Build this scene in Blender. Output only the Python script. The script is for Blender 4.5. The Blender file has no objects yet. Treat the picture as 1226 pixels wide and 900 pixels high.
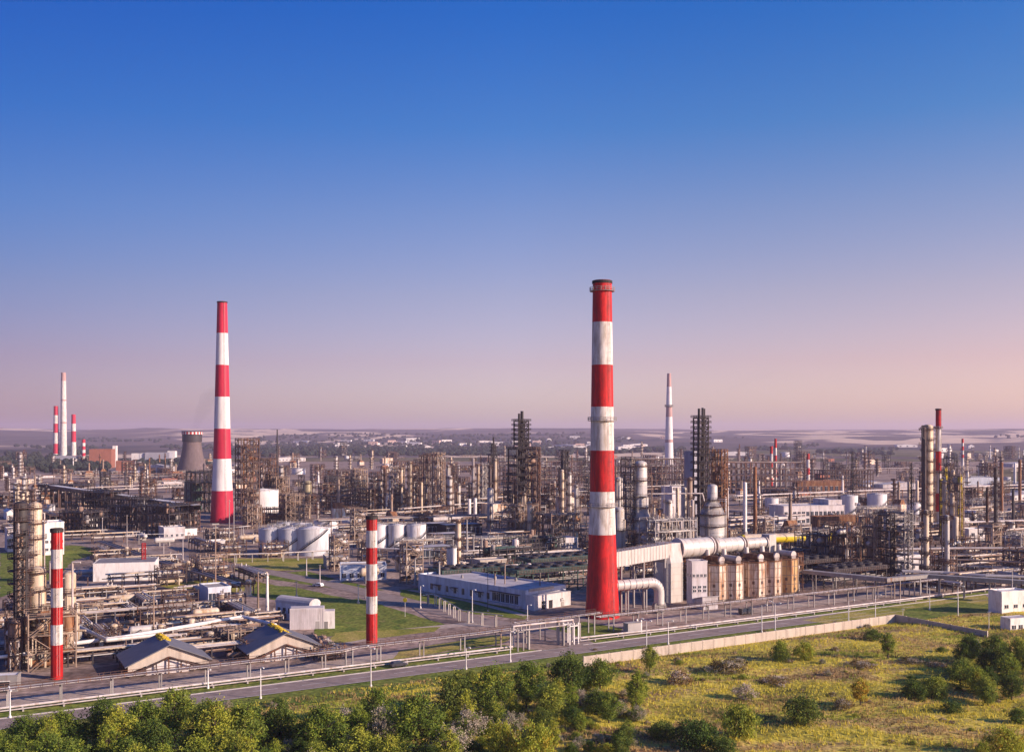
EXPO = 0.6; HAZE = 6.2e-5
import bpy, math, random
from mathutils import Vector, Matrix, noise
random.seed(7)
C = bpy.context.scene.collection
sc = bpy.context.scene
F, HC, HY = 1250.0, 60.0, 520.0          # focal length in photo pixels, drone height, horizon row
TH = math.radians(31)                     # the plant's street grid
UX = Vector((math.cos(TH), math.sin(TH), 0)); VX = Vector((-math.sin(TH), math.cos(TH), 0))
PI = math.pi
def G(px, py, z=0.0):
    "surveyed point: where the sight line through a photo pixel meets the plane at height z"
    D = F*(HC-z)/(py-HY)
    return Vector(((px-613)/F*D, D, z))
def SC(py): return HC/(py-HY)             # metres per photo pixel at a base row
def HT(pyb, pyt):                         # height of something standing on row pyb reaching row pyt
    D = F*HC/(pyb-HY); return HC-(pyt-HY)*D/F
def PXY(p):                               # photo pixel of a world point (used for wording labels)
    return 613+p[0]/p[1]*F, HY+(HC-p[2])*F/p[1]

# ---------------------------------------------------------------- materials
MATS = {}
def mat(name, col, rough=.7, metal=0, var=.25, scale=.5, stain=None, stain_amt=.0, stain_scale=.35, streak=True, spec=.3, rnd=0.0, bump=0.0):
    m = bpy.data.materials.new(name); m.use_nodes = True
    nt = m.node_tree; N = nt.nodes; L = nt.links
    b = N['Principled BSDF']; b.inputs['Roughness'].default_value = rough; b.inputs['Metallic'].default_value = metal
    b.inputs['Specular IOR Level'].default_value = spec
    tc = N.new('ShaderNodeTexCoord'); geo = N.new('ShaderNodeNewGeometry')
    mp = N.new('ShaderNodeMapping'); mp.inputs['Scale'].default_value = (1, 1, .25 if streak else 1)
    L.new(geo.outputs['Position'], mp.inputs[0])
    n1 = N.new('ShaderNodeTexNoise'); n1.inputs['Scale'].default_value = scale; n1.inputs['Detail'].default_value = 6; n1.inputs['Roughness'].default_value = .65
    L.new(mp.outputs[0], n1.inputs['Vector'])
    r1 = N.new('ShaderNodeMapRange'); r1.inputs[1].default_value = .3; r1.inputs[2].default_value = .7
    r1.inputs[3].default_value = 1-var; r1.inputs[4].default_value = 1+var*.6
    L.new(n1.outputs['Fac'], r1.inputs[0])
    mul = N.new('ShaderNodeMix'); mul.data_type = 'RGBA'; mul.blend_type = 'MULTIPLY'; mul.inputs[0].default_value = 1
    mul.inputs[6].default_value = (*col, 1); L.new(r1.outputs[0], mul.inputs[7])
    out = mul.outputs[2]
    if stain:
        n2 = N.new('ShaderNodeTexNoise'); n2.inputs['Scale'].default_value = stain_scale; n2.inputs['Detail'].default_value = 8; n2.inputs['Roughness'].default_value = .7
        mp2 = N.new('ShaderNodeMapping'); mp2.inputs['Scale'].default_value = (1, 1, .18 if streak else 1); mp2.inputs['Location'].default_value = (13, 7, 3)
        L.new(geo.outputs['Position'], mp2.inputs[0]); L.new(mp2.outputs[0], n2.inputs['Vector'])
        r2 = N.new('ShaderNodeMapRange'); r2.inputs[1].default_value = .62-stain_amt*.35; r2.inputs[2].default_value = .72-stain_amt*.2
        L.new(n2.outputs['Fac'], r2.inputs[0])
        mx = N.new('ShaderNodeMix'); mx.data_type = 'RGBA'; L.new(r2.outputs[0], mx.inputs[0]); L.new(out, mx.inputs[6]); mx.inputs[7].default_value = (*stain, 1)
        out = mx.outputs[2]
    if rnd:
        oi = N.new('ShaderNodeObjectInfo'); hs = N.new('ShaderNodeHueSaturation')
        rr = N.new('ShaderNodeMapRange'); rr.inputs[3].default_value = 1-rnd; rr.inputs[4].default_value = 1+rnd
        L.new(oi.outputs['Random'], rr.inputs[0]); L.new(rr.outputs[0], hs.inputs['Value'])
        L.new(out, hs.inputs['Color']); out = hs.outputs[0]
    L.new(out, b.inputs['Base Color'])
    if bump:
        bp = N.new('ShaderNodeBump'); bp.inputs['Strength'].default_value = bump; bp.inputs['Distance'].default_value = .3
        L.new(n1.outputs['Fac'], bp.inputs['Height']); L.new(bp.outputs[0], b.inputs['Normal'])
    MATS[name] = m
    return m
mat('white', (.74,.71,.68), .6, stain=(.42,.36,.32), stain_amt=.12)
mat('white_clean', (.76,.73,.7), .6, var=.15, stain=(.52,.46,.42), stain_amt=.28, stain_scale=.5)
mat('faded_red', (.46,.30,.28), .8)
mat('chimney_red', (.56,.012,.012), .6, var=.45, scale=.5, stain=(.27,.012,.012), stain_amt=.5, stain_scale=1.1)
mat('chimney_pink', (.52,.022,.055), .6, var=.22, scale=.15, stain=(.40,.015,.04), stain_amt=.3)
mat('chimney_white', (.74,.70,.66), .7, var=.3, scale=.4, stain=(.44,.38,.32), stain_amt=.5, stain_scale=1.0)
mat('soot', (.03,.025,.025), .8)
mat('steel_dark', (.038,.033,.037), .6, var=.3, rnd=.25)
mat('steel_brown', (.088,.058,.052), .7, var=.35, stain=(.2,.08,.035), stain_amt=.3, rnd=.25)
mat('steel_grey', (.3,.28,.27), .6, var=.25, stain=(.2,.11,.07), stain_amt=.15, rnd=.2)
mat('steel_tan', (.29,.215,.165), .6, var=.3, stain=(.25,.12,.06), stain_amt=.2, rnd=.2)
mat('rust', (.2,.085,.04), .85, var=.5, stain=(.34,.2,.11), stain_amt=.4, stain_scale=.6)
mat('chimney_white_far', (.74,.71,.69), .7, var=.15, stain=(.6,.55,.53), stain_amt=.25, stain_scale=.15)
mat('panel_beige', (.74,.64,.52), .6, var=.3, stain=(.36,.17,.07), stain_amt=.5, stain_scale=.55)
mat('panel_orange', (.58,.38,.17), .6, var=.25, stain=(.3,.12,.04), stain_amt=.4, stain_scale=.6)
mat('clad_silver', (.52,.49,.46), .5, .12, var=.18, stain=(.35,.27,.2), stain_amt=.2, rnd=.12)
mat('clad_cream', (.56,.46,.345), .55, .08, var=.22, stain=(.36,.24,.13), stain_amt=.32, rnd=.12)
mat('clad_olive', (.36,.31,.2), .5, .15, var=.3, stain=(.2,.14,.08), stain_amt=.3)
mat('pipe_light', (.5,.45,.43), .6, .05, var=.25, rnd=.25, stain=(.3,.22,.18), stain_amt=.3)
mat('pipe_brown', (.24,.16,.12), .7, var=.3, rnd=.3)
mat('concrete', (.4,.37,.34), .85, var=.25, scale=.6, stain=(.28,.25,.22), stain_amt=.25, rnd=.1)
mat('concrete_warm', (.5,.43,.36), .85, var=.2, scale=.6, stain=(.34,.28,.23), stain_amt=.25)
mat('wall_pale', (.6,.56,.56), .8, var=.2, stain=(.42,.37,.35), stain_amt=.35, rnd=.12)
mat('wall_blue', (.58,.62,.7), .75, var=.2, stain=(.4,.42,.46), stain_amt=.4, stain_scale=.5)
mat('wall_brick', (.3,.12,.08), .85, var=.25)
mat('wall_pink', (.55,.4,.34), .8, var=.15)
mat('roof_grey', (.2,.19,.2), .8, var=.2, streak=False, stain=(.3,.28,.27), stain_amt=.3)
mat('roof_light', (.5,.47,.47), .8, var=.25, streak=False, scale=.15, stain=(.28,.26,.27), stain_amt=.35, stain_scale=.12)
mat('roof_slate', (.15,.15,.17), .6, var=.15, streak=False)
mat('glass_dark', (.03,.04,.06), .12, var=.05, spec=.7)
mat('dark_void', (.025,.024,.03), .9, var=.2)
mat('green_paint', (.045,.09,.075), .6, var=.3, rnd=.2)
mat('tower_concrete', (.15,.115,.115), .85, var=.35, stain=(.13,.1,.095), stain_amt=.35, stain_scale=.08)
mat('yellow', (.75,.58,.02), .5, var=.15)
mat('moss_yellow', (.5,.36,.03), .9, var=.45, scale=1.5, streak=False)
mat('tank_white', (.7,.68,.68), .55, var=.15, stain=(.42,.36,.33), stain_amt=.22, rnd=.08)
mat('tank_blue', (.58,.58,.6), .55, var=.18, stain=(.38,.36,.38), stain_amt=.25)
mat('red_paint', (.42,.03,.03), .5, var=.15)
mat('asphalt', (.3,.235,.205), .9, var=.2, scale=.25, streak=False, stain=(.22,.17,.15), stain_amt=.5, stain_scale=.3)
mat('line_paint', (.62,.6,.57), .8, var=.25, streak=False)
mat('kerb_stone', (.5,.46,.43), .9, var=.2)
mat('brown_soil', (.16,.1,.06), .95, var=.5, scale=.4, streak=False)
mat('bark', (.09,.065,.045), .95, var=.3)
mat('lamp_glass', (.8,.8,.75), .3, var=.05)
mat('blue_tarp', (.08,.14,.26), .6, var=.3)
mat('car_dark', (.04,.04,.05), .3, var=.05, spec=.6)
mat('car_white', (.7,.7,.7), .3, var=.05, spec=.6)
mat('tyre', (.02,.02,.02), .9)
mat('far_hall', (.33,.33,.38), .8, var=.2)

def leafmat(name, col, col2, rnd=.18, hue=.02):
    m = bpy.data.materials.new(name); m.use_nodes = True
    nt = m.node_tree; N = nt.nodes; L = nt.links
    b = N['Principled BSDF']; b.inputs['Roughness'].default_value = .75; b.inputs['Specular IOR Level'].default_value = .15
    geo = N.new('ShaderNodeNewGeometry'); n1 = N.new('ShaderNodeTexNoise'); n1.inputs['Scale'].default_value = .7; n1.inputs['Detail'].default_value = 3
    L.new(geo.outputs['Position'], n1.inputs['Vector'])
    r = N.new('ShaderNodeMapRange'); r.inputs[1].default_value = .35; r.inputs[2].default_value = .65; L.new(n1.outputs['Fac'], r.inputs[0])
    mx = N.new('ShaderNodeMix'); mx.data_type = 'RGBA'; mx.inputs[6].default_value = (*col, 1); mx.inputs[7].default_value = (*col2, 1); L.new(r.outputs[0], mx.inputs[0])
    oi = N.new('ShaderNodeObjectInfo'); hs = N.new('ShaderNodeHueSaturation')
    rr = N.new('ShaderNodeMapRange'); rr.inputs[3].default_value = 1-rnd; rr.inputs[4].default_value = 1+rnd*1.4; L.new(oi.outputs['Random'], rr.inputs[0])
    rh = N.new('ShaderNodeMapRange'); rh.inputs[3].default_value = .5+hue; rh.inputs[4].default_value = .5-hue; L.new(oi.outputs['Random'], rh.inputs[0])
    L.new(rr.outputs[0], hs.inputs['Value']); L.new(rh.outputs[0], hs.inputs['Hue']); L.new(mx.outputs[2], hs.inputs['Color'])
    L.new(hs.outputs[0], b.inputs['Base Color'])
    tr = N.new('ShaderNodeBsdfTranslucent'); L.new(hs.outputs[0], tr.inputs[0])
    ms = N.new('ShaderNodeMixShader'); ms.inputs[0].default_value = .3
    L.new(b.outputs[0], ms.inputs[1]); L.new(tr.outputs[0], ms.inputs[2]); L.new(ms.outputs[0], N['Material Output'].inputs[0])
    MATS[name] = m
leafmat('leaf_green', (.11,.17,.025), (.2,.25,.045))
leafmat('leaf_dark', (.055,.095,.02), (.1,.145,.03))
leafmat('leaf_lime', (.25,.31,.035), (.34,.36,.05))
leafmat('leaf_silver', (.36,.32,.23), (.52,.45,.36))
leafmat('leaf_yellow', (.3,.26,.03), (.38,.28,.03))
leafmat('leaf_brown', (.2,.12,.055), (.18,.15,.05))
leafmat('leaf_far', (.028,.038,.035), (.045,.055,.042))
leafmat('dry_grass', (.68,.55,.09), (.55,.5,.06), rnd=.05)
leafmat('straw', (.56,.4,.17), (.4,.26,.11), rnd=.05)

# ---------------------------------------------------------------- mesh collector
class MB:
    def __init__(s): s.v = []; s.f = []; s.m = []; s.s = []; s.cur = 0
    def add(s, vs, fs, smooth=False):
        o = len(s.v); s.v.extend(vs)
        for f in fs: s.f.append([i+o for i in f]); s.m.append(s.cur); s.s.append(smooth)
    def box(s, x, y, z, sx, sy, sz, rot=0.0):
        "z is the bottom; x,y the centre"
        c, n = math.cos(rot), math.sin(rot); hx, hy = sx/2, sy/2; vs = []
        for zz in (z, z+sz):
            for a, b in ((-hx,-hy),(hx,-hy),(hx,hy),(-hx,hy)):
                vs.append((x+a*c-b*n, y+a*n+b*c, zz))
        s.add(vs, [(3,2,1,0),(4,5,6,7),(0,1,5,4),(1,2,6,5),(2,3,7,6),(3,0,4,7)]); return s
    def cyl(s, p0, p1, r0, r1=None, n=10, caps=True, smooth=True):
        r1 = r0 if r1 is None else r1; p0 = Vector(p0); p1 = Vector(p1); d = (p1-p0)
        if d.length < 1e-6: return s
        d.normalize(); a = d.cross(Vector((0,0,1)))
        if a.length < .01: a = Vector((1,0,0))
        a.normalize(); b = d.cross(a); vs = []
        for p, r in ((p0,r0),(p1,r1)):
            for i in range(n):
                t = 2*PI*i/n; q = p+a*(r*math.cos(t))+b*(r*math.sin(t)); vs.append(tuple(q))
        fs = [(i, i+n, (i+1)%n+n, (i+1)%n) for i in range(n)]
        s.add(vs, fs, smooth)
        if caps:
            s.add(vs[:n], [tuple(range(n))]); s.add(vs[n:], [tuple(reversed(range(n)))])
        return s
    def beam(s, p0, p1, w=.3):
        return s.cyl(p0, p1, w*.7071, w*.7071, 4, True, False)
    def tube(s, pts, r, n=8):
        pts = [Vector(p) for p in pts]
        for a, b in zip(pts, pts[1:]): s.cyl(a, b, r, r, n)
        for p in pts[1:-1]: s.ball(p, r*1.02, 6, 4)
        return s
    def ball(s, p, r, n=8, k=5, sz=1.0, half=False):
        vs = []; fs = []; j0 = 0
        for j in range(k+1):
            ph = PI/2*(1 - (j/k) * (1 if half else 2))
            for i in range(n):
                t = 2*PI*i/n; vs.append((p[0]+r*math.cos(ph)*math.cos(t), p[1]+r*math.cos(ph)*math.sin(t), p[2]+r*sz*math.sin(ph)))
        for j in range(k):
            for i in range(n):
                fs.append((j*n+i, (j+1)*n+i, (j+1)*n+(i+1)%n, j*n+(i+1)%n))
        s.add(vs, fs, True); return s
    def lathe(s, prof, n=24, x=0, y=0):
        vs = []; fs = []
        for r, z in prof:
            for i in range(n): t = 2*PI*i/n; vs.append((x+r*math.cos(t), y+r*math.sin(t), z))
        for j in range(len(prof)-1):
            for i in range(n): fs.append((j*n+i, j*n+(i+1)%n, (j+1)*n+(i+1)%n, (j+1)*n+i))
        s.add(vs, fs, True); return s
    def ring(s, x, y, z, r0, r1, th=.15, a0=0, a1=2*PI, n=20):
        vs = []; fs = []; full = abs(a1-a0-2*PI) < 1e-3; k = n if full else n+1
        for i in range(k):
            t = a0+(a1-a0)*i/n
            for r, zz in ((r0,z),(r1,z),(r1,z+th),(r0,z+th)): vs.append((x+r*math.cos(t), y+r*math.sin(t), zz))
        for i in range(n):
            a = 4*i; b = 4*((i+1)%k)
            for q in range(4): fs.append((a+q, b+q, b+(q+1)%4, a+(q+1)%4))
        if not full: fs.append((0,1,2,3)); fs.append((4*n+3,4*n+2,4*n+1,4*n))
        s.add(vs, fs); return s
    def rail_ring(s, x, y, z, r, a0=0, a1=2*PI, n=16, h=1.1, t=.09):
        P = [(x+r*math.cos(a0+(a1-a0)*i/n), y+r*math.sin(a0+(a1-a0)*i/n)) for i in range(n+1)]
        for (ax, ay), (bx, by) in zip(P, P[1:]):
            for zz in (z+h, z+h*.5): s.beam((ax,ay,zz), (bx,by,zz), t)
            s.beam((ax,ay,z), (ax,ay,z+h), t)
        return s
    def rail(s, p0, p1, h=1.1, t=.09, step=2.5):
        p0 = Vector(p0); p1 = Vector(p1); n = max(1, int((p1-p0).length/step)); U = Vector((0,0,1))
        for q in (h, h*.5): s.beam(p0+U*q, p1+U*q, t)
        for i in range(n+1):
            p = p0.lerp(p1, i/n); s.beam(p, p+U*h, t)
        return s
    def quad(s, a, b, c, d): s.add([tuple(a),tuple(b),tuple(c),tuple(d)], [(0,1,2,3)]); return s
    def poly(s, pts, z): s.add([(p[0],p[1],z) for p in pts], [tuple(range(len(pts)))]); return s
    def slab(s, pts, z0, z1):
        n = len(pts); s.add([(p[0],p[1],z0) for p in pts]+[(p[0],p[1],z1) for p in pts],
            [tuple(reversed(range(n))), tuple(range(n,2*n))]+[(i,(i+1)%n,(i+1)%n+n,i+n) for i in range(n)]); return s
    def extrude_poly(s, prof, axis_d, org, e1, L):
        "profile points (a,b): a along e1, b up; extruded by L along axis_d"
        e1 = Vector(e1); ad = Vector(axis_d); org = Vector(org); n = len(prof)
        A = [org+e1*a+Vector((0,0,b)) for a, b in prof]; B = [p+ad*L for p in A]
        s.add([tuple(p) for p in A+B], [tuple(reversed(range(n))), tuple(range(n,2*n))]+[(i,(i+1)%n,(i+1)%n+n,i+n) for i in range(n)]); return s
    def mesh(s, name, mats):
        me = bpy.data.meshes.new(name); me.from_pydata(s.v, [], s.f)
        for k in (mats if isinstance(mats, (list, tuple)) else [mats]): me.materials.append(MATS[k])
        me.polygons.foreach_set('material_index', s.m); me.polygons.foreach_set('use_smooth', s.s)
        me.validate(); me.update(); return me
    def build(s, name, mats, parent=None):
        if not s.f: return None
        return put(name, s.mesh(name, mats), parent)
def put(name, me, parent=None, loc=(0,0,0), rot=0, scale=None):
    o = bpy.data.objects.new(name, me); C.objects.link(o); o.parent = parent; o.location = loc; o.rotation_euler = (0,0,rot)
    if scale: o.scale = scale
    return o
AUTO = []
def tag(o, label, cat, group=None, auto=False):
    o['kind'] = 'thing'
    o['label'] = label; o['category'] = cat
    if group: o['group'] = group
    if auto: AUTO.append(o)
    return o
def thing(name, label, cat, loc=(0,0,0), rot=0.0, group=None, auto=False):
    o = bpy.data.objects.new(name, None); C.objects.link(o); o.empty_display_size = .5
    o.location = loc; o.rotation_euler = (0,0,rot); return tag(o, label, cat, group, auto)
KIDS = {}
def dup(root, loc, rot=0.0, scale=(1,1,1), label=None, group=None, auto=True):
    if root.name not in KIDS: KIDS[root.name] = [(c, list(c.children)) for c in root.children]
    r = root.copy(); C.objects.link(r); r.location = loc; r.rotation_euler = (0,0,rot); r.scale = scale
    if label: r['label'] = label
    if group: r['group'] = group
    for ch, gs in KIDS[root.name]:
        c = ch.copy(); C.objects.link(c); c.parent = r
        for g in gs:
            d = g.copy(); C.objects.link(d); d.parent = c
    if auto: AUTO.append(r)
    return r
def remove(root):
    for c in list(root.children):
        for g in list(c.children): bpy.data.objects.remove(g)
        bpy.data.objects.remove(c)
    if root in AUTO: AUTO.remove(root)
    bpy.data.objects.remove(root)
def struct(name, mb, m): o = mb.build(name, m); o['kind'] = 'structure'; return o
# ---------------------------------------------------------------- camera, light, sky
cam = bpy.data.cameras.new('camera'); co = bpy.data.objects.new('camera', cam); C.objects.link(co); sc.camera = co
co.location = (0, 0, HC); co.rotation_euler = (PI/2, 0, 0)
cam.sensor_width = 36; cam.lens = 36*F/1226; cam.shift_y = 70/1226; cam.clip_start = 1; cam.clip_end = 60000
SUN_EL, SUN_AZ = math.radians(20), math.radians(-20)        # azimuth measured from +X towards +Y
sd = Vector((math.cos(SUN_EL)*math.cos(SUN_AZ), math.cos(SUN_EL)*math.sin(SUN_AZ), math.sin(SUN_EL)))
sun = bpy.data.lights.new('sun', 'SUN'); so = bpy.data.objects.new('sun', sun); C.objects.link(so)
sun.energy = 5.0; sun.angle = math.radians(.6); sun.color = (1, .76, .60)
so.rotation_euler = sd.to_track_quat('Z', 'Y').to_euler()
w = bpy.data.worlds.new('World'); sc.world = w; w.use_nodes = True
nt = w.node_tree; N = nt.nodes; L = nt.links; bg = N['Background']
sky = N.new('ShaderNodeTexSky'); sky.sky_type = 'NISHITA'; sky.sun_disc = False
sky.sun_elevation = SUN_EL; sky.sun_rotation = PI/2-SUN_AZ
sky.altitude = 100; sky.air_density = 1.0; sky.dust_density = 1.2; sky.ozone_density = 2.5
# the evening sky's colour by height above the horizon: pink-lilac low down, saturated blue above
tc = N.new('ShaderNodeTexCoord'); sp = N.new('ShaderNodeSeparateXYZ'); L.new(tc.outputs['Generated'], sp.inputs[0])
ramp = N.new('ShaderNodeValToRGB'); L.new(sp.outputs['Z'], ramp.inputs[0])
cr = ramp.color_ramp; cr.elements[0].position = 0
SKYC = [(0.0, (1.16,.90,1.06)), (.016, (1.13,.87,1.02)), (.068, (1.02,.65,.775)), (.131, (.863,.613,.737)), (.207, (.583,.567,.793)), (.28, (.253,.499,.872)), (.375, (.086,.409,.951)), (.6, (.06,.33,.9)), (1.0, (.05,.28,.85))]
cr.elements[1].position = 1
for i, (p, c) in enumerate(SKYC):
    e = cr.elements[0] if i == 0 else (cr.elements[1] if i == len(SKYC)-1 else cr.elements.new(p))
for e, (p, c) in zip(cr.elements, SKYC): e.position = p; e.color = (*c, 1)
mx = N.new('ShaderNodeMix'); mx.data_type = 'RGBA'; mx.blend_type = 'MULTIPLY'; mx.inputs[0].default_value = 1; mx.clamp_result = False
L.new(sky.outputs[0], mx.inputs[6]); L.new(ramp.outputs[0], mx.inputs[7])
# the half of the sky towards the sun is warmer and paler
r3 = N.new('ShaderNodeMapRange'); r3.inputs[1].default_value = -.5; r3.inputs[2].default_value = .5; L.new(sp.outputs['X'], r3.inputs[0])
m3 = N.new('ShaderNodeValToRGB'); m3.color_ramp.elements.new(.5); L.new(r3.outputs[0], m3.inputs[0])
for e, (p, c) in zip(m3.color_ramp.elements, ((0, (.30,.52,.69)), (.5, (.97,.98,.98)), (1, (1.25,1.1,.95)))): e.position = p; e.color = (*c, 1)
m5 = N.new('ShaderNodeValToRGB'); m5.color_ramp.elements.new(.5); L.new(r3.outputs[0], m5.inputs[0])
for e, (p, c) in zip(m5.color_ramp.elements, ((0, (.48,.375,.475)), (.5, (.97,.97,.98)), (1, (1.25,1.1,.97)))): e.position = p; e.color = (*c, 1)
r5 = N.new('ShaderNodeMapRange'); r5.inputs[1].default_value = 0; r5.inputs[2].default_value = .2; L.new(sp.outputs['Z'], r5.inputs[0])
m6 = N.new('ShaderNodeMix'); m6.data_type = 'RGBA'; m6.clamp_result = False; L.new(r5.outputs[0], m6.inputs[0]); L.new(m5.outputs[0], m6.inputs[6]); L.new(m3.outputs[0], m6.inputs[7])
m4 = N.new('ShaderNodeMix'); m4.data_type = 'RGBA'; m4.blend_type = 'MULTIPLY'; m4.inputs[0].default_value = 1; m4.clamp_result = False
L.new(mx.outputs[2], m4.inputs[6]); L.new(m6.outputs[2], m4.inputs[7]); L.new(m4.outputs[2], bg.inputs[0])
bg.inputs[1].default_value = .13
vs = sc.view_settings; vs.view_transform = 'Standard'; vs.look = 'None'; vs.exposure = EXPO; vs.gamma = 1; vs.use_curve_mapping = False
sc.cycles.use_denoising = True; sc.cycles.max_bounces = 5; sc.cycles.diffuse_bounces = 2; sc.cycles.volume_bounces = 0
sc.cycles.transparent_max_bounces = 24; sc.cycles.sample_clamp_indirect = 6

# ---------------------------------------------------------------- ground
O0 = Vector((0, 275, 0))
def W(u, v, z=0): p = O0+UX*u+VX*v; return Vector((p.x, p.y, z))
def gmat(name, stops, scale=.05, fine=1.2, rough=.95, seed=0, aniso=None, fine_amt=.5):
    m = bpy.data.materials.new(name); m.use_nodes = True; nt = m.node_tree; N = nt.nodes; L = nt.links
    b = N['Principled BSDF']; b.inputs['Roughness'].default_value = rough; b.inputs['Specular IOR Level'].default_value = .1
    geo = N.new('ShaderNodeNewGeometry'); mp = N.new('ShaderNodeMapping'); mp.inputs['Location'].default_value = (seed*31, seed*17, 0)
    if aniso: mp.inputs['Rotation'].default_value = (0,0,-TH); mp.inputs['Scale'].default_value = aniso
    L.new(geo.outputs['Position'], mp.inputs[0])
    n1 = N.new('ShaderNodeTexNoise'); n1.inputs['Scale'].default_value = scale; n1.inputs['Detail'].default_value = 9; n1.inputs['Roughness'].default_value = .62; n1.inputs['Distortion'].default_value = .4
    L.new(mp.outputs[0], n1.inputs['Vector'])
    r = N.new('ShaderNodeValToRGB'); cr = r.color_ramp
    for i in range(len(stops)-2): cr.elements.new(.5)
    for e, (p, c) in zip(cr.elements, stops): e.position = p; e.color = (*c, 1)
    L.new(n1.outputs['Fac'], r.inputs[0])
    n2 = N.new('ShaderNodeTexNoise'); n2.inputs['Scale'].default_value = fine; n2.inputs['Detail'].default_value = 5; L.new(geo.outputs['Position'], n2.inputs['Vector'])
    r2 = N.new('ShaderNodeMapRange'); r2.inputs[1].default_value = .3; r2.inputs[2].default_value = .7; r2.inputs[3].default_value = 1-fine_amt; r2.inputs[4].default_value = 1+fine_amt*.7; L.new(n2.outputs['Fac'], r2.inputs[0])
    mu = N.new('ShaderNodeMix'); mu.data_type = 'RGBA'; mu.blend_type = 'MULTIPLY'; mu.inputs[0].default_value = 1
    L.new(r.outputs[0], mu.inputs[6]); L.new(r2.outputs[0], mu.inputs[7]); L.new(mu.outputs[2], b.inputs['Base Color'])
    MATS[name] = m
gmat('m_land', [(.3,(.07,.075,.035)),(.45,(.12,.11,.05)),(.55,(.2,.16,.09)),(.7,(.13,.11,.06))], .004, .05)
gmat('m_yard', [(.3,(.14,.10,.085)),(.45,(.27,.2,.165)),(.56,(.38,.285,.235)),(.7,(.2,.15,.125))], .035, .5)
gmat('m_yard_warm', [(.3,(.34,.27,.22)),(.5,(.43,.35,.29)),(.7,(.5,.42,.35))], .08, .9, fine_amt=.25)
gmat('m_lawn', [(.3,(.08,.12,.02)),(.42,(.12,.17,.028)),(.5,(.21,.23,.045)),(.58,(.13,.17,.03)),(.7,(.32,.26,.09))], .09, .8, seed=3, fine_amt=.6)
gmat('m_lawn_dry', [(.3,(.14,.18,.03)),(.45,(.28,.27,.05)),(.6,(.42,.34,.1)),(.75,(.32,.23,.11))], .08, 1.5, seed=5)
gmat('m_meadow', [(.3,(.13,.13,.03)),(.42,(.32,.28,.05)),(.5,(.6,.5,.08)),(.57,(.48,.35,.12)),(.66,(.28,.16,.075)),(.75,(.5,.38,.13))], .035, 1.6, seed=8, aniso=(.6,1.5,1), fine_amt=.6)

g = MB()
def grid_sheet(mb, x0, x1, y0, y1, nx, ny, zf):
    vs = []; fs = []
    for j in range(ny+1):
        for i in range(nx+1):
            x = x0+(x1-x0)*i/nx; y = y0+(y1-y0)*j/ny; vs.append((x, y, zf(x, y)))
    for j in range(ny):
        for i in range(nx): a = j*(nx+1)+i; fs.append((a, a+1, a+nx+2, a+nx+1))
    mb.add(vs, fs, True)
grid_sheet(g, -12000, 12000, -400, 17000, 60, 60, lambda x, y: -.05)
struct('ground', g, 'm_land')
# the plant's yard: a slightly higher sheet inside the perimeter
g = MB(); g.poly([W(-260,9.4), W(300,9.4), W(520,9.4), W(900,600), Vector((1200,2300,0)), Vector((-1300,2300,0)), W(-600,400)], 0.0); struct('plant_yard', g, 'm_yard')
# meadow below the concrete wall, gently uneven
def meadow_z(x, y):
    u = x*UX.x+(y-275)*UX.y; v = x*VX.x+(y-275)*VX.y
    a = min(1, max(0, (-v-14)/10)); b = 1.0
    return a*.9+a*b*(.6*noise.noise(Vector((x*.05, y*.05, 3)))+.35*noise.noise(Vector((x*.17, y*.17, 9)))+.18*noise.noise(Vector((x*.6, y*.6, 1))))
g = MB(); vs_ = []; fs_ = []; NU, NV = 230, 150
for j in range(NV+1):
    for i in range(NU+1):
        u = -190+400*i/NU; v = -.6-165*j/NV; p = W(u, v); vs_.append((p.x, p.y, meadow_z(p.x, p.y)+.02))
for j in range(NV):
    for i in range(NU):
        a = j*(NU+1)+i; fs_.append((a+1, a, a+NU+1, a+NU+2))
g.add(vs_, fs_, True); struct('meadow', g, 'm_meadow')
# main road with edge lines, centre dashes, kerbs
g = MB(); g.poly([W(-260,0), W(600,0), W(600,8.8), W(-260,8.8)], .05)
struct('road', g, 'asphalt')
g = MB(); g.poly([W(-260,8.35), W(600,8.35), W(600,8.6), W(-260,8.6)], .06); g.poly([W(-260,.2), W(600,.2), W(600,.42), W(-260,.42)], .06)
for k in range(72): g.poly([W(-260+k*12,4.3), W(-254+k*12,4.3), W(-254+k*12,4.5), W(-260+k*12,4.5)], .06)
struct('road_markings', g, 'line_paint')
g = MB()
for u0, u1 in ((-260, 15), (29, 600)):
    a = W((u0+u1)/2, 9.0); g.box(a.x, a.y, 0, u1-u0, .3, .17, TH)
struct('kerb', g, 'kerb_stone')
def strip(pts, wd):
    out = []; n = len(pts)
    for s in (1, -1):
        row = []
        for i, p in enumerate(pts):
            d = (pts[min(i+1, n-1)]-pts[max(i-1, 0)]).normalized(); row.append(p+Vector((-d.y, d.x, 0))*(s*wd/2))
        out.append(row)
    return out
def road_strip(name, pxs, wd, z, m, raw=False):
    a, b = strip([p if raw else G(*p) for p in pxs], wd); g = MB()
    for i in range(len(a)-1): g.quad((a[i].x,a[i].y,z), (b[i].x,b[i].y,z), (b[i+1].x,b[i+1].y,z), (a[i+1].x,a[i+1].y,z))
    return struct(name, g, m)
road_strip('side_road', [(700,773),(668,760),(636,753),(560,740),(470,716),(400,700),(330,686),(250,671),(160,658),(60,648)], 9, .07, 'asphalt')
road_strip('side_road', [(636,753),(690,737),(760,728)], 12, .04, 'asphalt')
road_strip('yard_path', [W(-230,24), W(-120,23), W(-60,22), W(-20,24), W(12,27)], 7, .05, 'm_yard_warm', True)
road_strip('yard_path', [W(30,27), W(90,28), W(170,28), W(300,30)], 9, .05, 'm_yard_warm', True)
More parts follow.
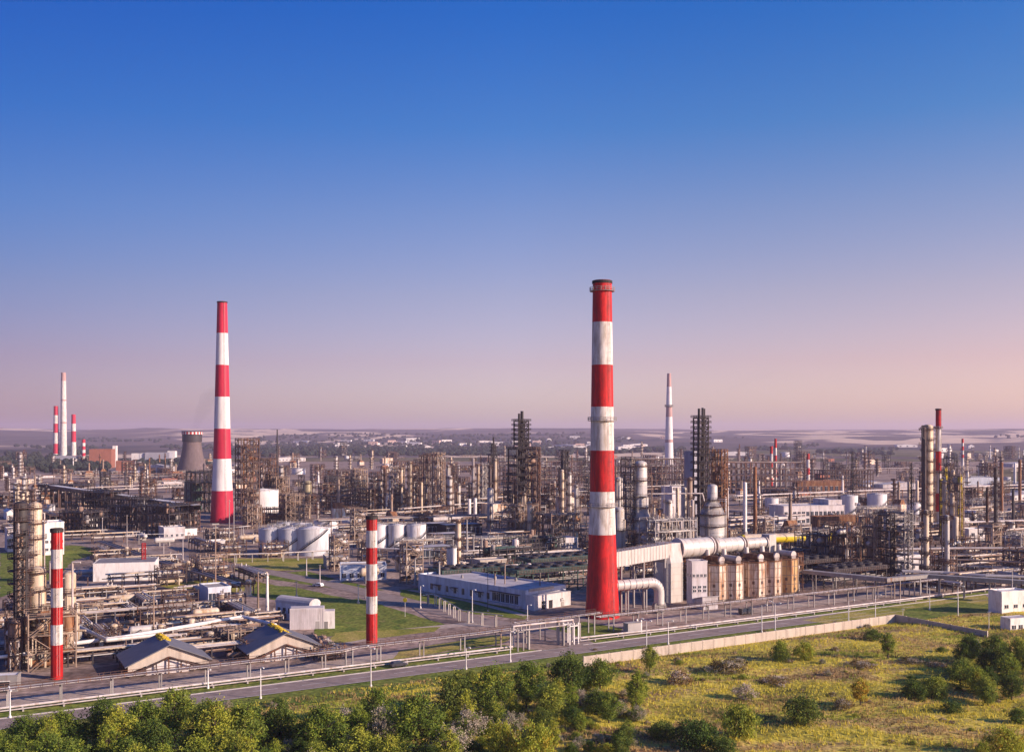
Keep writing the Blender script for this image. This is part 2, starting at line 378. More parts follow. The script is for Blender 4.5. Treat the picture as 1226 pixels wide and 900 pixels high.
road_strip('yard_path', [(400,772),(470,756),(560,747),(620,750)], 6, .045, 'm_yard_warm')
road_strip('yard_path', [(490,706),(560,719),(630,737)], 3, .08, 'm_yard_warm')
road_strip('yard_path', [(385,700),(450,683),(520,676)], 7, .045, 'm_yard_warm')
road_strip('yard_path', [(180,690),(240,684),(300,692)], 14, .03, 'm_yard_warm')
def lawn(pxs, z=.035, m='m_lawn', raw=False):
    P = [p if raw else G(*p) for p in pxs]; Q = []
    for i, a in enumerate(P):
        b = P[(i+1) % len(P)]; n = max(1, int((b-a).length/4)); straight = raw and (b-a).length > 100
        for k in range(n if not straight else 1):
            q = a.lerp(b, k/n) if not straight else a.copy(); e = 0 if (straight or k == 0) else 1.5
            Q.append(q+Vector((e*noise.noise(q*.21), e*noise.noise(q*.23+Vector((9,9,9))), 0)))
    g = MB(); g.poly(Q, z); return struct('lawn', g, m)
lawn([(375,763),(378,738),(372,722),(430,716),(470,728),(535,748),(470,756)]); lawn([(395,770),(520,756),(528,750),(400,757)], .05, 'm_lawn_dry')
lawn([(296,712),(310,700),(350,702),(440,722),(380,727)], .045); lawn([(478,706),(520,702),(635,735),(628,742),(560,733),(480,713)], .04)
lawn([(0,662),(90,652),(125,660),(86,672),(70,690),(0,715)]); lawn([(300,690),(365,683),(400,692),(460,706),(430,708)], .03)
lawn([(655,752),(700,744),(745,752),(745,764),(700,768)], .055); lawn([(250,668),(400,668),(395,680),(290,685)], .025, 'm_lawn_dry')
lawn([W(-260,9.3), W(14,9.3), W(10,21), W(-60,18.5), W(-260,19)], .052, raw=True)
lawn([W(30,9.3), W(600,9.3), W(600,13), W(32,14)], .05, raw=True); lawn([W(-260,-13), W(600,-13), W(600,-.3), W(-260,-.3)], .04, raw=True)
lawn([(1076,744),(1086,729),(1150,720),(1215,728),(1235,748),(1185,757)], .06)
lawn([(470,789),(478,779),(590,760),(612,762),(600,770)], .06, 'm_lawn_dry')
lawn([(960,742),(1120,716),(1180,712),(1190,722),(1000,748)], .055, 'm_lawn_dry')
lawn([(190,700),(270,690),(330,700),(240,716)], .035, 'm_lawn_dry')

# ---------------------------------------------------------------- hills and far fields
def fbm(x, y, s, o=5):
    a = 1; t = 0
    for k in range(o): t += a*noise.noise(Vector((x*s, y*s, 5.3+k))); s *= 2.1; a *= .5
    return t
def hill_z(x, y):
    D = math.hypot(x, y); a = min(1, max(0, (D-3300)/8200)); b_ = min(1, max(0, (D-3000)/1500)); a = a*a*(3-2*a)
    r = abs(fbm(x, y, .00045, 4)); ridge = 100*a+(36*a*(1-a)*4)*(.5-r)+8*fbm(x, y, .0012, 4)*b_+26*max(-.1, fbm(x+900, y, .00042, 4))*b_
    plateau = 119+4*fbm(x, 0, .0003, 2)
    return min(ridge+8*a, plateau) if D < 14000 else plateau-(D-14000)*.05
g = MB(); vs_ = []; fs_ = []; NA, NR = 260, 150
for j in range(NR+1):
    D = 2700*(16500/2700)**(j/NR)
    for i in range(NA+1):
        t = math.radians(90-38+76*i/NA); x, y = D*math.cos(t), D*math.sin(t); vs_.append((x, y, hill_z(x, y)-(6 if j == 0 else 0)))
for j in range(NR):
    for i in range(NA):
        a = j*(NA+1)+i; fs_.append((a+1, a, a+NA+1, a+NA+2))
g.add(vs_, fs_, True)
m = bpy.data.materials.new('m_hills'); m.use_nodes = True; nt = m.node_tree; N = nt.nodes; L = nt.links
b = N['Principled BSDF']; b.inputs['Roughness'].default_value = 1; b.inputs['Specular IOR Level'].default_value = 0
geo = N.new('ShaderNodeNewGeometry'); mp = N.new('ShaderNodeMapping'); mp.inputs['Scale'].default_value = (.0007, .00042, .006); L.new(geo.outputs['Position'], mp.inputs[0])
n1 = N.new('ShaderNodeTexNoise'); n1.inputs['Scale'].default_value = 1; n1.inputs['Detail'].default_value = 4; n1.inputs['Distortion'].default_value = .6; L.new(mp.outputs[0], n1.inputs['Vector'])
r = N.new('ShaderNodeValToRGB'); cr = r.color_ramp
st = [(.0,(.05,.055,.06)),(.40,(.07,.07,.075)),(.45,(.13,.11,.11)),(.51,(.16,.13,.13)),(.53,(.6,.47,.35)),(.585,(.68,.53,.38)),(.60,(.11,.10,.10)),(.68,(.17,.14,.13)),(.71,(.55,.43,.32)),(1,(.3,.23,.19))]
for i in range(len(st)-2): cr.elements.new(.5)
for e, (p, c) in zip(cr.elements, st): e.position = p; e.color = (*c, 1)
L.new(n1.outputs['Fac'], r.inputs[0])
n2 = N.new('ShaderNodeTexNoise'); n2.inputs['Scale'].default_value = .012; n2.inputs['Detail'].default_value = 4; L.new(geo.outputs['Position'], n2.inputs['Vector'])
r2 = N.new('ShaderNodeMapRange'); r2.inputs[3].default_value = .6; r2.inputs[4].default_value = 1.4; L.new(n2.outputs['Fac'], r2.inputs[0])
mu = N.new('ShaderNodeMix'); mu.data_type = 'RGBA'; mu.blend_type = 'MULTIPLY'; mu.inputs[0].default_value = 1
L.new(r.outputs[0], mu.inputs[6]); L.new(r2.outputs[0], mu.inputs[7]); L.new(mu.outputs[2], b.inputs['Base Color']); MATS['m_hills'] = m
struct('hills', g, 'm_hills')
# far woodland: reads as one mass
def blob(mb, x, y, z, rx, rz, seed):
    n, k = 7, 4; vs = []; fs = []
    for j in range(k+1):
        ph = PI/2*(1-j/k*1.5)
        for i in range(n):
            t = 2*PI*i/n+j*.4; rr = rx*(1+.35*noise.noise(Vector((i*1.7+seed, j*1.3, seed*.7))))
            vs.append((x+rr*math.cos(ph)*math.cos(t), y+rr*math.cos(ph)*math.sin(t), z+rz*(.45+.55*math.sin(ph))*(1+.2*noise.noise(Vector((seed, i, j))))))
    for j in range(k):
        for i in range(n): fs.append((j*n+i, (j+1)*n+i, (j+1)*n+(i+1)%n, j*n+(i+1)%n))
    mb.add(vs, fs)
g = MB(); rw = random.Random(3)
for k in range(5200):
    px = rw.uniform(-20, 1246)
    if px < 330: py = rw.uniform(531.5, 547)
    elif px < 700: py = rw.uniform(531, 546)
    else: py = rw.uniform(532, 546)
    dens = noise.noise(Vector((px*.012, py*.25, 4)))+(.45 if 300 < px < 720 else -.3)
    if dens < -.1: continue
    p = G(px, py); s = rw.uniform(6, 13); blob(g, p.x, p.y, max(0, hill_z(p.x, p.y)) if p.length > 3050 else 0, s, rw.uniform(8, 15), k)
for k in range(500):
    p = G(rw.uniform(-10, 128), rw.uniform(550, 566)); blob(g, p.x, p.y, 0, rw.uniform(4, 8), rw.uniform(9, 15), k)
for k in range(160):
    p = G(rw.uniform(120, 260), rw.uniform(553, 560)); blob(g, p.x, p.y, 0, rw.uniform(4, 7), rw.uniform(6, 11), k)
o = g.build('woodland', 'leaf_far'); o['kind'] = 'stuff'; o['label'] = 'dark belt of woodland between the plant and the hills'
# air
hz = MB(); hz.box(0, 8000, -1.5, 34000, 18600, 231.5); m = bpy.data.materials.new('haze'); m.use_nodes = True; N = m.node_tree.nodes; L = m.node_tree.links
N.remove(N['Principled BSDF']); pv = N.new('ShaderNodeVolumePrincipled'); pv.inputs['Density'].default_value = HAZE; pv.inputs['Color'].default_value = (.86,.76,1.0,1); pv.inputs['Anisotropy'].default_value = .1
L.new(pv.outputs[0], N['Material Output'].inputs['Volume']); MATS['haze'] = m
o = hz.build('haze', 'haze'); o['kind'] = 'stuff'
# ================================================================ makers of things
def chimney(px, pyb, pyt, wb, wt, bands, reds, label, rings=(), cap=0, group=None, n=28, flare=0.0, white='chimney_white', ladder=True, name='striped_chimney', cat='chimney'):
    "bands: rows (photo) where the paint changes, from the top down, first colour red"
    p = G(px, pyb); D = p.y; s = D/F; H = HT(pyb, pyt); t = thing(name, label, cat, (p.x,p.y,0), 0, group)
    zs = [H]+[HC-(b-HY)*s for b in bands]+[0]
    def R(z):
        a = z/H; return (wb*(1-a)+wt*a)*s/2+flare*s/2*(max(0, .35-a)/.35)**1.5
    g = MB(); mats = [reds, white, 'soot']
    for i in range(len(zs)-1):
        g.cur = 2 if (cap and i == 0) else ((i-(1 if cap else 0)) % 2)
        k = max(1, int((zs[i]-zs[i+1])/5)); zz = [zs[i+1]+(zs[i]-zs[i+1])*q/k for q in range(k+1)]
        g.lathe([(R(z), z) for z in zz], n)
    g.cur = 2; g.lathe([(R(H), H), (R(H)*.8, H), (R(H)*.75, H-3)], n); g.cyl((0,0,H-3.1), (0,0,H-3), R(H)*.75, n=n)
    g.build('shaft', mats, t)
    th = max(.1, s*.35)
    for b in rings:
        z = HC-(b-HY)*s; r = R(z); q = MB(); q.ring(0,0,z, r-.05, r+max(1.0, s*1.6), th*1.2, n=24); q.rail_ring(0,0,z+.2, r+max(.95, s*1.5), n=18, h=max(1.1, s*2.2), t=th)
        q.build('platform', 'steel_grey', t)
    if ladder:
        q = MB(); a = -.95
        for da in (-.04, .04):
            q.beam((math.cos(a+da*6/R(0))*(R(0)+.35), math.sin(a+da*6/R(0))*(R(0)+.35), 1), (math.cos(a+da*6/R(0))*(R(H)+.35), math.sin(a+da*6/R(0))*(R(H)+.35), H-.5), max(.07, s*.16))
        for z in range(3, int(H), 3):
            r = R(z)+.35; q.beam((math.cos(a-.03)*(r-.3), math.sin(a-.03)*(r-.3), z), (math.cos(a)*(r+.3), math.sin(a)*(r+.3), z), max(.07, s*.16))
        q.build('ladder', 'steel_grey', t)
        q = MB(); q.ring(0,0,H-1.0, R(H)-.02, R(H)+.25, .9, n=24); q.build('rim', 'soot', t)
    return t

def dome_shell(g, r, z0, z1, n=18, cone=False):
    pr = [(r, z0), (r, z1)]
    if cone: pr += [(r*.5, z1+r*.9), (r*.48, z1+r*1.1), (.01, z1+r*1.35)]
    else: pr += [(r*math.cos(a), z1+r*.55*math.sin(a)) for a in (.4,.8,1.2,1.56)]
    g.lathe(pr, n)
def column_parts(t, r, H, m='clad_silver', plats=(), seg=None, steel='steel_brown', pipes=2, rnd=None, fine=1.0, cone=False, skirt=True, rails=True, full=.62):
    "distillation column: shell (optionally stepped), skirt, platforms with rails, cage ladder, riser pipes"
    rnd = rnd or random.Random(int(H*10)); seg = seg or [(0, r), (1, r)]
    g = MB(); pr = []
    for (a0, ra), (a1, rb) in zip(seg, seg[1:]): pr += [(ra, a0*H), (ra if ra >= rb else rb, a1*H-.0)] if ra == rb else [(ra, a0*H), (rb, a1*H)]
    rt = seg[-1][1]; pr += [(rt*math.cos(a), H+rt*.55*math.sin(a)) for a in (.4,.8,1.2,1.56)]
    g.lathe(pr, 20)
    for k in range(int(H/4)):
        z = 2+k*4; rr = rad_at(seg, z/H); g.ring(0,0,z, rr-.02, rr+.07, .14, n=20)
    g.build('shell', m, t)
    if skirt: q = MB(); q.ring(0,0,0, seg[0][1], seg[0][1]+.35, min(2.2, H*.06), n=18); q.build('skirt', 'concrete', t)
    tk = .1*fine
    for a in plats:
        z = a*H; rr = rad_at(seg, a); a0 = rnd.uniform(0, 6.28); a1 = a0+2*PI*(full+rnd.random()*.38); q = MB(); w_ = 1.2+.25*fine
        q.ring(0,0,z, rr+.03, rr+w_, .14*fine, a0, a1, 16)
        if rails: q.rail_ring(0,0,z+.1, rr+w_-.06, a0, a1, 14, 1.15, tk)
        for k in range(4):
            b = a0+(a1-a0)*(k+.5)/4; q.beam((rr*math.cos(b), rr*math.sin(b), z-1.2), ((rr+w_-.1)*math.cos(b), (rr+w_-.1)*math.sin(b), z), tk)
        q.build('platform', steel, t)
    if plats:
        q = MB(); a = rnd.uniform(-2.6, -.6); rr = max(x[1] for x in seg)+1.0; z1 = plats[-1]*H
        for da in (-.28, .28):
            q.beam((rr*math.cos(a)-math.sin(a)*da, rr*math.sin(a)+math.cos(a)*da, .5), (rr*math.cos(a)-math.sin(a)*da, rr*math.sin(a)+math.cos(a)*da, z1+1), tk)
        z = 1
        while z < z1: q.beam((rr*math.cos(a)-math.sin(a)*.28, rr*math.sin(a)+math.cos(a)*.28, z), (rr*math.cos(a)+math.sin(a)*.28, rr*math.sin(a)-math.cos(a)*.28, z), tk); z += 1.2
        q.build('ladder', steel, t)
    for k in range(pipes):
        a = rnd.uniform(-2.9, .3); pr_ = rnd.uniform(.13, .3)*(.6+.4*fine); rr = max(x[1] for x in seg)+pr_+.5; zt = H*rnd.uniform(.6, .99); ra = rad_at(seg, zt/H)*.9
        q = MB(); q.tube([(rr*math.cos(a), rr*math.sin(a), .8), (rr*math.cos(a), rr*math.sin(a), zt), (ra*math.cos(a), ra*math.sin(a), zt+.1)], pr_, 8)
        q.build('riser_pipe', rnd.choice(['pipe_light', 'clad_cream', 'clad_silver', 'pipe_brown']), t)
    return t
def rad_at(seg, a):
    for (a0, ra), (a1, rb) in zip(seg, seg[1:]):
        if a <= a1+1e-6: return ra+(rb-ra)*(max(a, a0)-a0)/max(1e-6, a1-a0)
    return seg[-1][1]
def column(px, pyb, pyt, wpx, label, m='clad_silver', np_=6, name='distillation_column', cat='column', group=None, auto=False, **kw):
    p = G(px, pyb); H = HT(pyb, pyt); r = wpx*SC(pyb)*F/F/2*1.0
    t = thing(name, label, cat, (p.x, p.y, 0), 0, group, auto)
    seg = kw.pop('seg', None)
    if seg: seg = [(a, b*SC(pyb)/2) for a, b in seg]
    fine = max(.8, SC(pyb)*2.2)
    pl = kw.pop('plats', [(.18+.8*k/(max(1, np_-1))) for k in range(np_)] if np_ else ())
    return column_parts(t, r, H-r*.5, m, pl, seg or [(0, r), (1, r)], rnd=random.Random(int(px*7+pyb)), fine=fine, **kw)

def frame_parts(t, w, d, levels, nx=2, ny=2, ms=.35, m='steel_brown', deck='steel_dark', brace=True, stair=True, rails=True, rnd=None, pipes=0, pm=('pipe_light','pipe_brown','clad_silver'), decks=.7, vessels=0):
    rnd = rnd or random.Random(5); H = levels[-1]; g = MB(); xs = [-w/2+w*i/nx for i in range(nx+1)]; ys = [-d/2+d*i/ny for i in range(ny+1)]
    for x in xs:
        for y in ys: g.box(x, y, 0, ms, ms, H+ (1.1 if rails else 0))
    for z in levels:
        for y in ys: g.box(0, y, z-ms, w, ms*.8, ms)
        for x in xs: g.box(x, 0, z-ms*1.02, ms*.8, d, ms)
    g.build('frame', m, t)
    if brace:
        q = MB(); z0 = 0
        for k, z in enumerate(levels):
            i = rnd.randrange(nx); y = ys[0]-ms*.3; q.beam((xs[i], y, z0), (xs[i+1], y, z), ms*.5)
            if rnd.random() < .6: q.beam((xs[i+1], y, z0), (xs[i], y, z), ms*.5)
            j = rnd.randrange(ny); x = xs[-1]+ms*.3; q.beam((x, ys[j], z0), (x, ys[j+1], z), ms*.5); q.beam((xs[0]-ms*.3, ys[j+1], z0), (xs[0]-ms*.3, ys[j], z), ms*.5)
            z0 = z
        q.build('brace', m, t)
    for z in levels:
        if rnd.random() < decks:
            q = MB(); f = rnd.choice([1, 1, .6]); q.box(-w/2*(1-f), 0, z+.01, w*f-.1, d-.1, .1); q.build('deck', deck, t)
    if rails:
        q = MB(); tk = ms*.28
        for z in levels:
            a, b, c, e = (xs[0],ys[0],z), (xs[-1],ys[0],z), (xs[-1],ys[-1],z), (xs[0],ys[-1],z)
            for p0, p1 in ((a,b),(b,c),(c,e),(e,a)): q.rail(p0, p1, 1.1, tk, 3)
        q.build('handrail', m, t)
    if stair:
        q = MB(); z0 = 0; y = ys[0]-.9
        for k, z in enumerate(levels):
            x0, x1 = (xs[0]+.5, xs[0]+.5+min(w-1, (z-z0)*1.3)) if k % 2 == 0 else (xs[0]+.5+min(w-1, (z-z0)*1.3), xs[0]+.5)
            for yy in (y-.4, y+.4): q.beam((x0, yy, z0), (x1, yy, z), ms*.45)
            q.box((x0+x1)/2, y, z, abs(x1-x0)*.3+1, 1.1, .12); z0 = z
        q.build('stair', m, t)
    for k in range(vessels):
        z = rnd.choice([0]+list(levels[:-1])); r = rnd.uniform(.7, min(1.6, d*.3)); x = rnd.uniform(xs[0]+r, xs[-1]-r); y = rnd.uniform(ys[0]+r, ys[-1]-r); q = MB()
        if rnd.random() < .5:
            h = rnd.uniform(2.5, 6); q.lathe([(r, z+.3), (r, z+h)]+[(r*math.cos(a), z+h+r*.5*math.sin(a)) for a in (.5, 1, 1.56)], 14, x, y)
        else:
            l = min(w*.45, rnd.uniform(3, 8)); x = max(xs[0]+l/2, min(xs[-1]-l/2, x)); q.cyl((x-l/2, y, z+r+.5), (x+l/2, y, z+r+.5), r, n=14); q.ball((x-l/2, y, z+r+.5), r*.98); q.ball((x+l/2, y, z+r+.5), r*.98)
        q.build('vessel', rnd.choice(pm), t)
    for k in range(pipes):
        q = MB(); r = rnd.uniform(.12, .38); z0 = rnd.choice([.6]+list(levels[:-1])); z1 = rnd.choice(levels)+rnd.uniform(-.6, .4); x = rnd.uniform(xs[0], xs[-1]); y = rnd.choice([ys[0]+.6, ys[-1]-.6, rnd.uniform(ys[0], ys[-1])]); x2 = rnd.uniform(xs[0], xs[-1])
        q.tube([(x, y, min(z0,z1)), (x, y, max(z0,z1)), (x2, y, max(z0,z1)), (x2, y, max(z0,z1)-rnd.uniform(.5, 4))], r, 6); q.build('pipe_run', rnd.choice(pm), t)
    return t
def frame(px, pyb, pyt, wpx, dm, label, nl=5, name='steel_structure', cat='steel frame', group=None, rot=TH, auto=False, **kw):
    p = G(px, pyb); H = HT(pyb, pyt); s = SC(pyb); t = thing(name, label, cat, (p.x, p.y, 0), rot, group, auto)
    w = wpx*s; w = max(2.5, (w-abs(dm*math.sin(rot)))/max(.3, math.cos(rot)))
    return frame_parts(t, w, dm, [H*(k+1)/nl-(.0) for k in range(nl)], rnd=random.Random(int(px*3+pyb)), **kw)

def tank_parts(t, r, h, m='tank_white', cone=True, stairs=True, rail=True):
    g = MB(); g.lathe([(r, 0), (r, h)], 36)
    for k in range(1, int(h/2)): g.ring(0,0,k*h/int(h/2), r-.01, r+.04, .1, n=36)
    g.build('shell', m, t); q = MB(); q.lathe([(r+.15, h-.05), (r+.15, h+.12), (.3, h+(r*.13 if cone else .2)), (.01, h+(r*.14 if cone else .2))], 36); q.build('roof', 'tank_white', t)
    if stairs:
        q = MB(); n = 22; a0 = -2.5; sw = 1.5*h/r*.9
        P = [((r+.7)*math.cos(a0+sw*i/n), (r+.7)*math.sin(a0+sw*i/n), h*i/n) for i in range(n+1)]
        for a, b in zip(P, P[1:]): q.beam(a, b, .35); q.beam((a[0],a[1],a[2]+1.1), (b[0],b[1],b[2]+1.1), .12); q.beam(a, (a[0],a[1],a[2]+1.1), .1)
        q.build('stair', 'steel_dark', t)
    if rail: q = MB(); q.rail_ring(0,0,h, r-.1, n=26, h=1.1, t=.12); q.build('handrail', 'steel_grey', t)
    q = MB(); q.cyl((0,0,h), (0,0,h+r*.14+.9), .35, n=8); q.cyl((r*.5,0,h), (r*.5,0,h+1.6), .25, n=8); q.build('vent', 'steel_grey', t)
    return t
def tank(px, pyb, pyt, wpx, label, m='tank_white', group=None, auto=False, name='storage_tank', **kw):
    s = SC(pyb); r = wpx*s/2; p = G(px, pyb); t = thing(name, label, 'tank', (p.x, p.y+r, 0), 0, group, auto); return tank_parts(t, r, HT(pyb, pyt), m, **kw)

def building_parts(t, w, d, h, wall='wall_pale', roof='roof_light', wins=(), parapet=.6, gable=0.0, doors=()):
    "wins: (side, count, z0, height, width); sides 0 front(-y) 1 right(+x) 2 back 3 left"
    g = MB(); g.box(0, 0, 0, w, d, h); g.build('wall', wall, t)
    q = MB()
    if gable:
        hg = gable; q.extrude_poly([(-w/2-.5, h-.05), (0, h+hg), (w/2+.5, h-.05), (w/2+.5, h+.25), (0, h+hg+.3), (-w/2-.5, h+.25)], (0,1,0), (0,-d/2-.4,0), (1,0,0), d+.8)
        q2 = MB()
        for y in (-d/2, d/2-.2): q2.extrude_poly([(-w/2, h+.002), (w/2, h+.002), (0, h+hg)], (0,1,0), (0,y,0), (1,0,0), .2)
        q2.build('gable', wall, t)
    else:
        q.box(0, 0, h+.003, w-.5, d-.5, .12)
        if parapet:
            q3 = MB()
            for x, y, a, b in ((0,-d/2+.12,w+.3,.3),(0,d/2-.12,w+.3,.3),(-w/2+.12,0,.3,d-.36),(w/2-.12,0,.3,d-.36)): q3.box(x, y, h+.004, a, b, parapet)
            q3.build('parapet', wall, t)
    q.build('roof', roof, t)
    for side, n, z0, hh, ww in wins:
        L_ = w if side in (0, 2) else d; me = MB(); me.box(0, 0, 0, ww, .14, hh); me.cur = 1
        me.box(0, -.04, hh-.12, ww+.2, .1, .14); me.box(0, -.08, -.14, ww+.3, .25, .12); me.box(0, -.05, 0, .1, .08, hh); me = me.mesh('window', ['glass_dark', 'white'])
        for k in range(n):
            a = -L_/2+L_*(k+.5)/n
            loc = {0: (a, -d/2, z0), 1: (w/2, a, z0), 2: (a, d/2, z0), 3: (-w/2, a, z0)}[side]
            put('window', me, t, loc, {0: 0, 1: PI/2, 2: PI, 3: -PI/2}[side])
    for side, a, ww, hh, dm in doors:
        me = MB(); me.box(0, 0, .05, ww, .16, hh); me.cur = 1; me.box(0, -.03, hh+.05, ww+.3, .14, .18); me = me.mesh('door', [dm, 'white'])
        put('door', me, t, {0: (a, -d/2, 0), 1: (w/2, a, 0), 3: (-w/2, a, 0)}[side], {0: 0, 1: PI/2, 3: -PI/2}[side])
    return t

def rack(pts, label, width=4, levels=(4.5,), spacing=10, npipe=5, rmax=.35, m='steel_brown', post='concrete', name='pipe_rack', seed=1, walkway=False, group=None, auto=False, pm=('pipe_light','pipe_brown','clad_silver','pipe_brown'), heavy=.3, rail=False):
    "pipes carried on portal frames along a polyline of ground points"
    rnd = random.Random(seed); pts = [Vector(p) for p in pts]; o = pts[0].copy(); t = thing(name, label, 'pipe rack', (o.x, o.y, 0), 0, group, auto)
    pts = [p-o for p in pts]; top = levels[-1]; g = MB()
    for sx in (-width/2+.2, width/2-.2): g.box(sx, 0, 0, heavy, heavy, top)
    for z in levels: g.box(0, 0, z-.05, width, heavy*.9, heavy)
    me = g.mesh('post', post); count = 0
    for a, b in zip(pts, pts[1:]):
        L_ = (b-a).length; n = max(1, round(L_/spacing)); rot = math.atan2(b.y-a.y, b.x-a.x)-PI/2
        for k in range(n):
            if count < 95: q = a.lerp(b, (k+.5)/n); put('post', me, t, (q.x, q.y, 0), rot); count += 1
    n = len(pts)
    def off(i, s):
        d1 = (pts[min(i+1, n-1)]-pts[max(i-1, 0)]).normalized(); return pts[i]+Vector((-d1.y, d1.x, 0))*s
    for z in levels:
        x = -width/2+.4
        while x < width/2-.3 and npipe:
            r = rnd.uniform(.12, rmax)
            if rnd.random() < .85:
                q = MB(); q.tube([off(i, x+r)+Vector((0,0,z+heavy+r-.04)) for i in range(n)], r, 8); q.build('pipe', rnd.choice(pm), t)
            x += 2*r+rnd.uniform(.08, width/npipe*.5)
    if walkway:
        q = MB()
        for i in range(n-1):
            a0, a1, b0, b1 = off(i, width/2), off(i, width/2+1), off(i+1, width/2), off(i+1, width/2+1); z = top+.4
            q.add([(p.x,p.y,zz) for zz in (z, z+.1) for p in (a0,a1,b1,b0)], [(0,1,2,3),(7,6,5,4),(0,4,5,1),(1,5,6,2),(2,6,7,3),(3,7,4,0)])
            q.rail(Vector((a1.x,a1.y,z)), Vector((b1.x,b1.y,z)), 1.1, .08, 3)
        q.build('walkway', m, t)
    if rail:
        q = MB()
        for s in (-width/2-.1, width/2+.1):
            for i in range(n-1): q.rail(off(i, s)+Vector((0,0,top+.3)), off(i+1, s)+Vector((0,0,top+.3)), 1.0, .09, 2.4)
        q.build('handrail', m, t)
    return t
def simple_pipe(pts, r, m, label, name='pipeline', post=8, group=None, auto=False, cat='pipe'):
    "one insulated pipe on low stools"
    pts = [Vector(p) for p in pts]; o = pts[0].copy(); o.z = 0; t = thing(name, label, cat, o, 0, group, auto)
    q = MB(); P = [p-o for p in pts]; q.tube(P, r, 10); q.build('pipe', m, t)
    me = MB(); me.box(0,0,0,.35,.9,1); me = me.mesh('support', 'concrete'); c = 0
    for a, b in zip(P, P[1:]):
        if abs(b.z-a.z) > 1 : continue
        n = int((b-a).length/post)
        for k in range(n):
            if c < 90: x = a.lerp(b, (k+.5)/n); put('support', me, t, (x.x, x.y, 0), math.atan2(b.y-a.y, b.x-a.x), (1,1,max(.2, x.z-r*.8))); c += 1
    return t
def drum_parts(t, L_, r, m, z=1.4, saddles=True, nozz=2):
    q = MB(); q.cyl((-L_/2,0,z+r), (L_/2,0,z+r), r, n=18, caps=False); q.ball((-L_/2,0,z+r), r, 14, 8); q.ball((L_/2,0,z+r), r, 14, 8)
    for k in range(nozz): x = -L_*.3+k*L_*.6/max(1, nozz-1); q.cyl((x,0,z+2*r-.1), (x,0,z+2*r+.7), .25, n=8)
    q.build('drum', m, t)
    for x in (-L_*.3, L_*.3): q = MB(); q.box(x, 0, 0, .5, r*1.5, z+r*.4); q.build('saddle', 'concrete', t)
    return t
def lamp(px, pyb, pyt, label, kind=1, group='lamp posts along the plant road', tall=None):
    p = G(px, pyb); H = HT(pyb, pyt); t = thing('street_lamp', label, 'lamp post', (p.x, p.y, 0), TH, group)
    q = MB(); q.cyl((0,0,0), (0,0,H), .17, .1, 10); q.cyl((0,0,0), (0,0,.5), .3, .3, 10); q.build('pole', 'white', t)
    q = MB(); a = MB()
    for s in ((-1,) if kind == 1 else (-1, 1)):
        a.cyl((0,0,H-.1), (0,s*1.5,H+.35), .07, n=6); q.box(0, s*1.9, H+.28, .3, .9, .18); q.box(0, s*1.95, H+.2, .22, .6, .08)
    a.build('arm', 'white', t); q.build('lamp_head', 'lamp_glass', t)
    return t
def mast(px, pyb, pyt, label, m='steel_tan', r=.28, head=False, group=None, cat='mast', name='vent_mast', auto=False):
    p = G(px, pyb); H = HT(pyb, pyt); t = thing(name, label, cat, (p.x, p.y, 0), TH, group, auto)
    q = MB(); q.cyl((0,0,0), (0,0,H), r, r*.6, 10); q.build('pole', m, t); q = MB(); q.cyl((0,0,0), (0,0,.6), r*2.2, n=10); q.build('base', 'concrete', t)
    q = MB(); q.ring(0,0,H*.97, r*.6, r*.6+.5, .12, n=10)
    if head: q.box(0,0,H,2.6,.6,.5); q.box(0,0,H-1.3,2.0,.5,.4)
    q.build('head_frame', 'steel_grey', t); return t
def lattice(px, pyb, pyt, wpx, label, m='steel_grey', taper=.4, group=None, core=None, name='lattice_tower', auto=False, plats=0, thick=1.0):
    p = G(px, pyb); H = HT(pyb, pyt); s = SC(pyb); w = wpx*s; t = thing(name, label, 'tower', (p.x, p.y, 0), TH, group, auto)
    q = MB(); b = MB(); n = max(4, int(H/(w*1.1))); tk = max(.14, s*.28)*thick
    def cor(z): a = (w/2)*(1-(1-taper)*z/H); return [(-a,-a,z),(a,-a,z),(a,a,z),(-a,a,z)]
    for k in range(n):
        A, B = cor(H*k/n), cor(H*(k+1)/n)
        for i in range(4):
            q.beam(A[i], B[i], tk); b.beam(A[i], B[(i+1)%4], tk*.6); b.beam(B[i], B[(i+1)%4], tk*.6); b.beam(A[(i+1)%4], B[i], tk*.6)
    q.build('frame', m, t); b.build('brace', m, t)
    for k in range(plats):
        z = H*(k+1)/plats; a = (w/2)*(1-(1-taper)*z/H)+.8; q = MB(); q.box(0,0,z,2*a,2*a,.12)
        for p0, p1 in (((-a,-a,z),(a,-a,z)),((a,-a,z),(a,a,z)),((a,a,z),(-a,a,z)),((-a,a,z),(-a,-a,z))): q.rail(p0, p1, 1.1, tk*.6, 2)
        q.build('platform', 'steel_dark', t)
    if core: q = MB(); q.cyl((0,0,0), (0,0,H+core[1]), core[0]*s/2, n=12); q.build('flue', core[2], t)
    return t
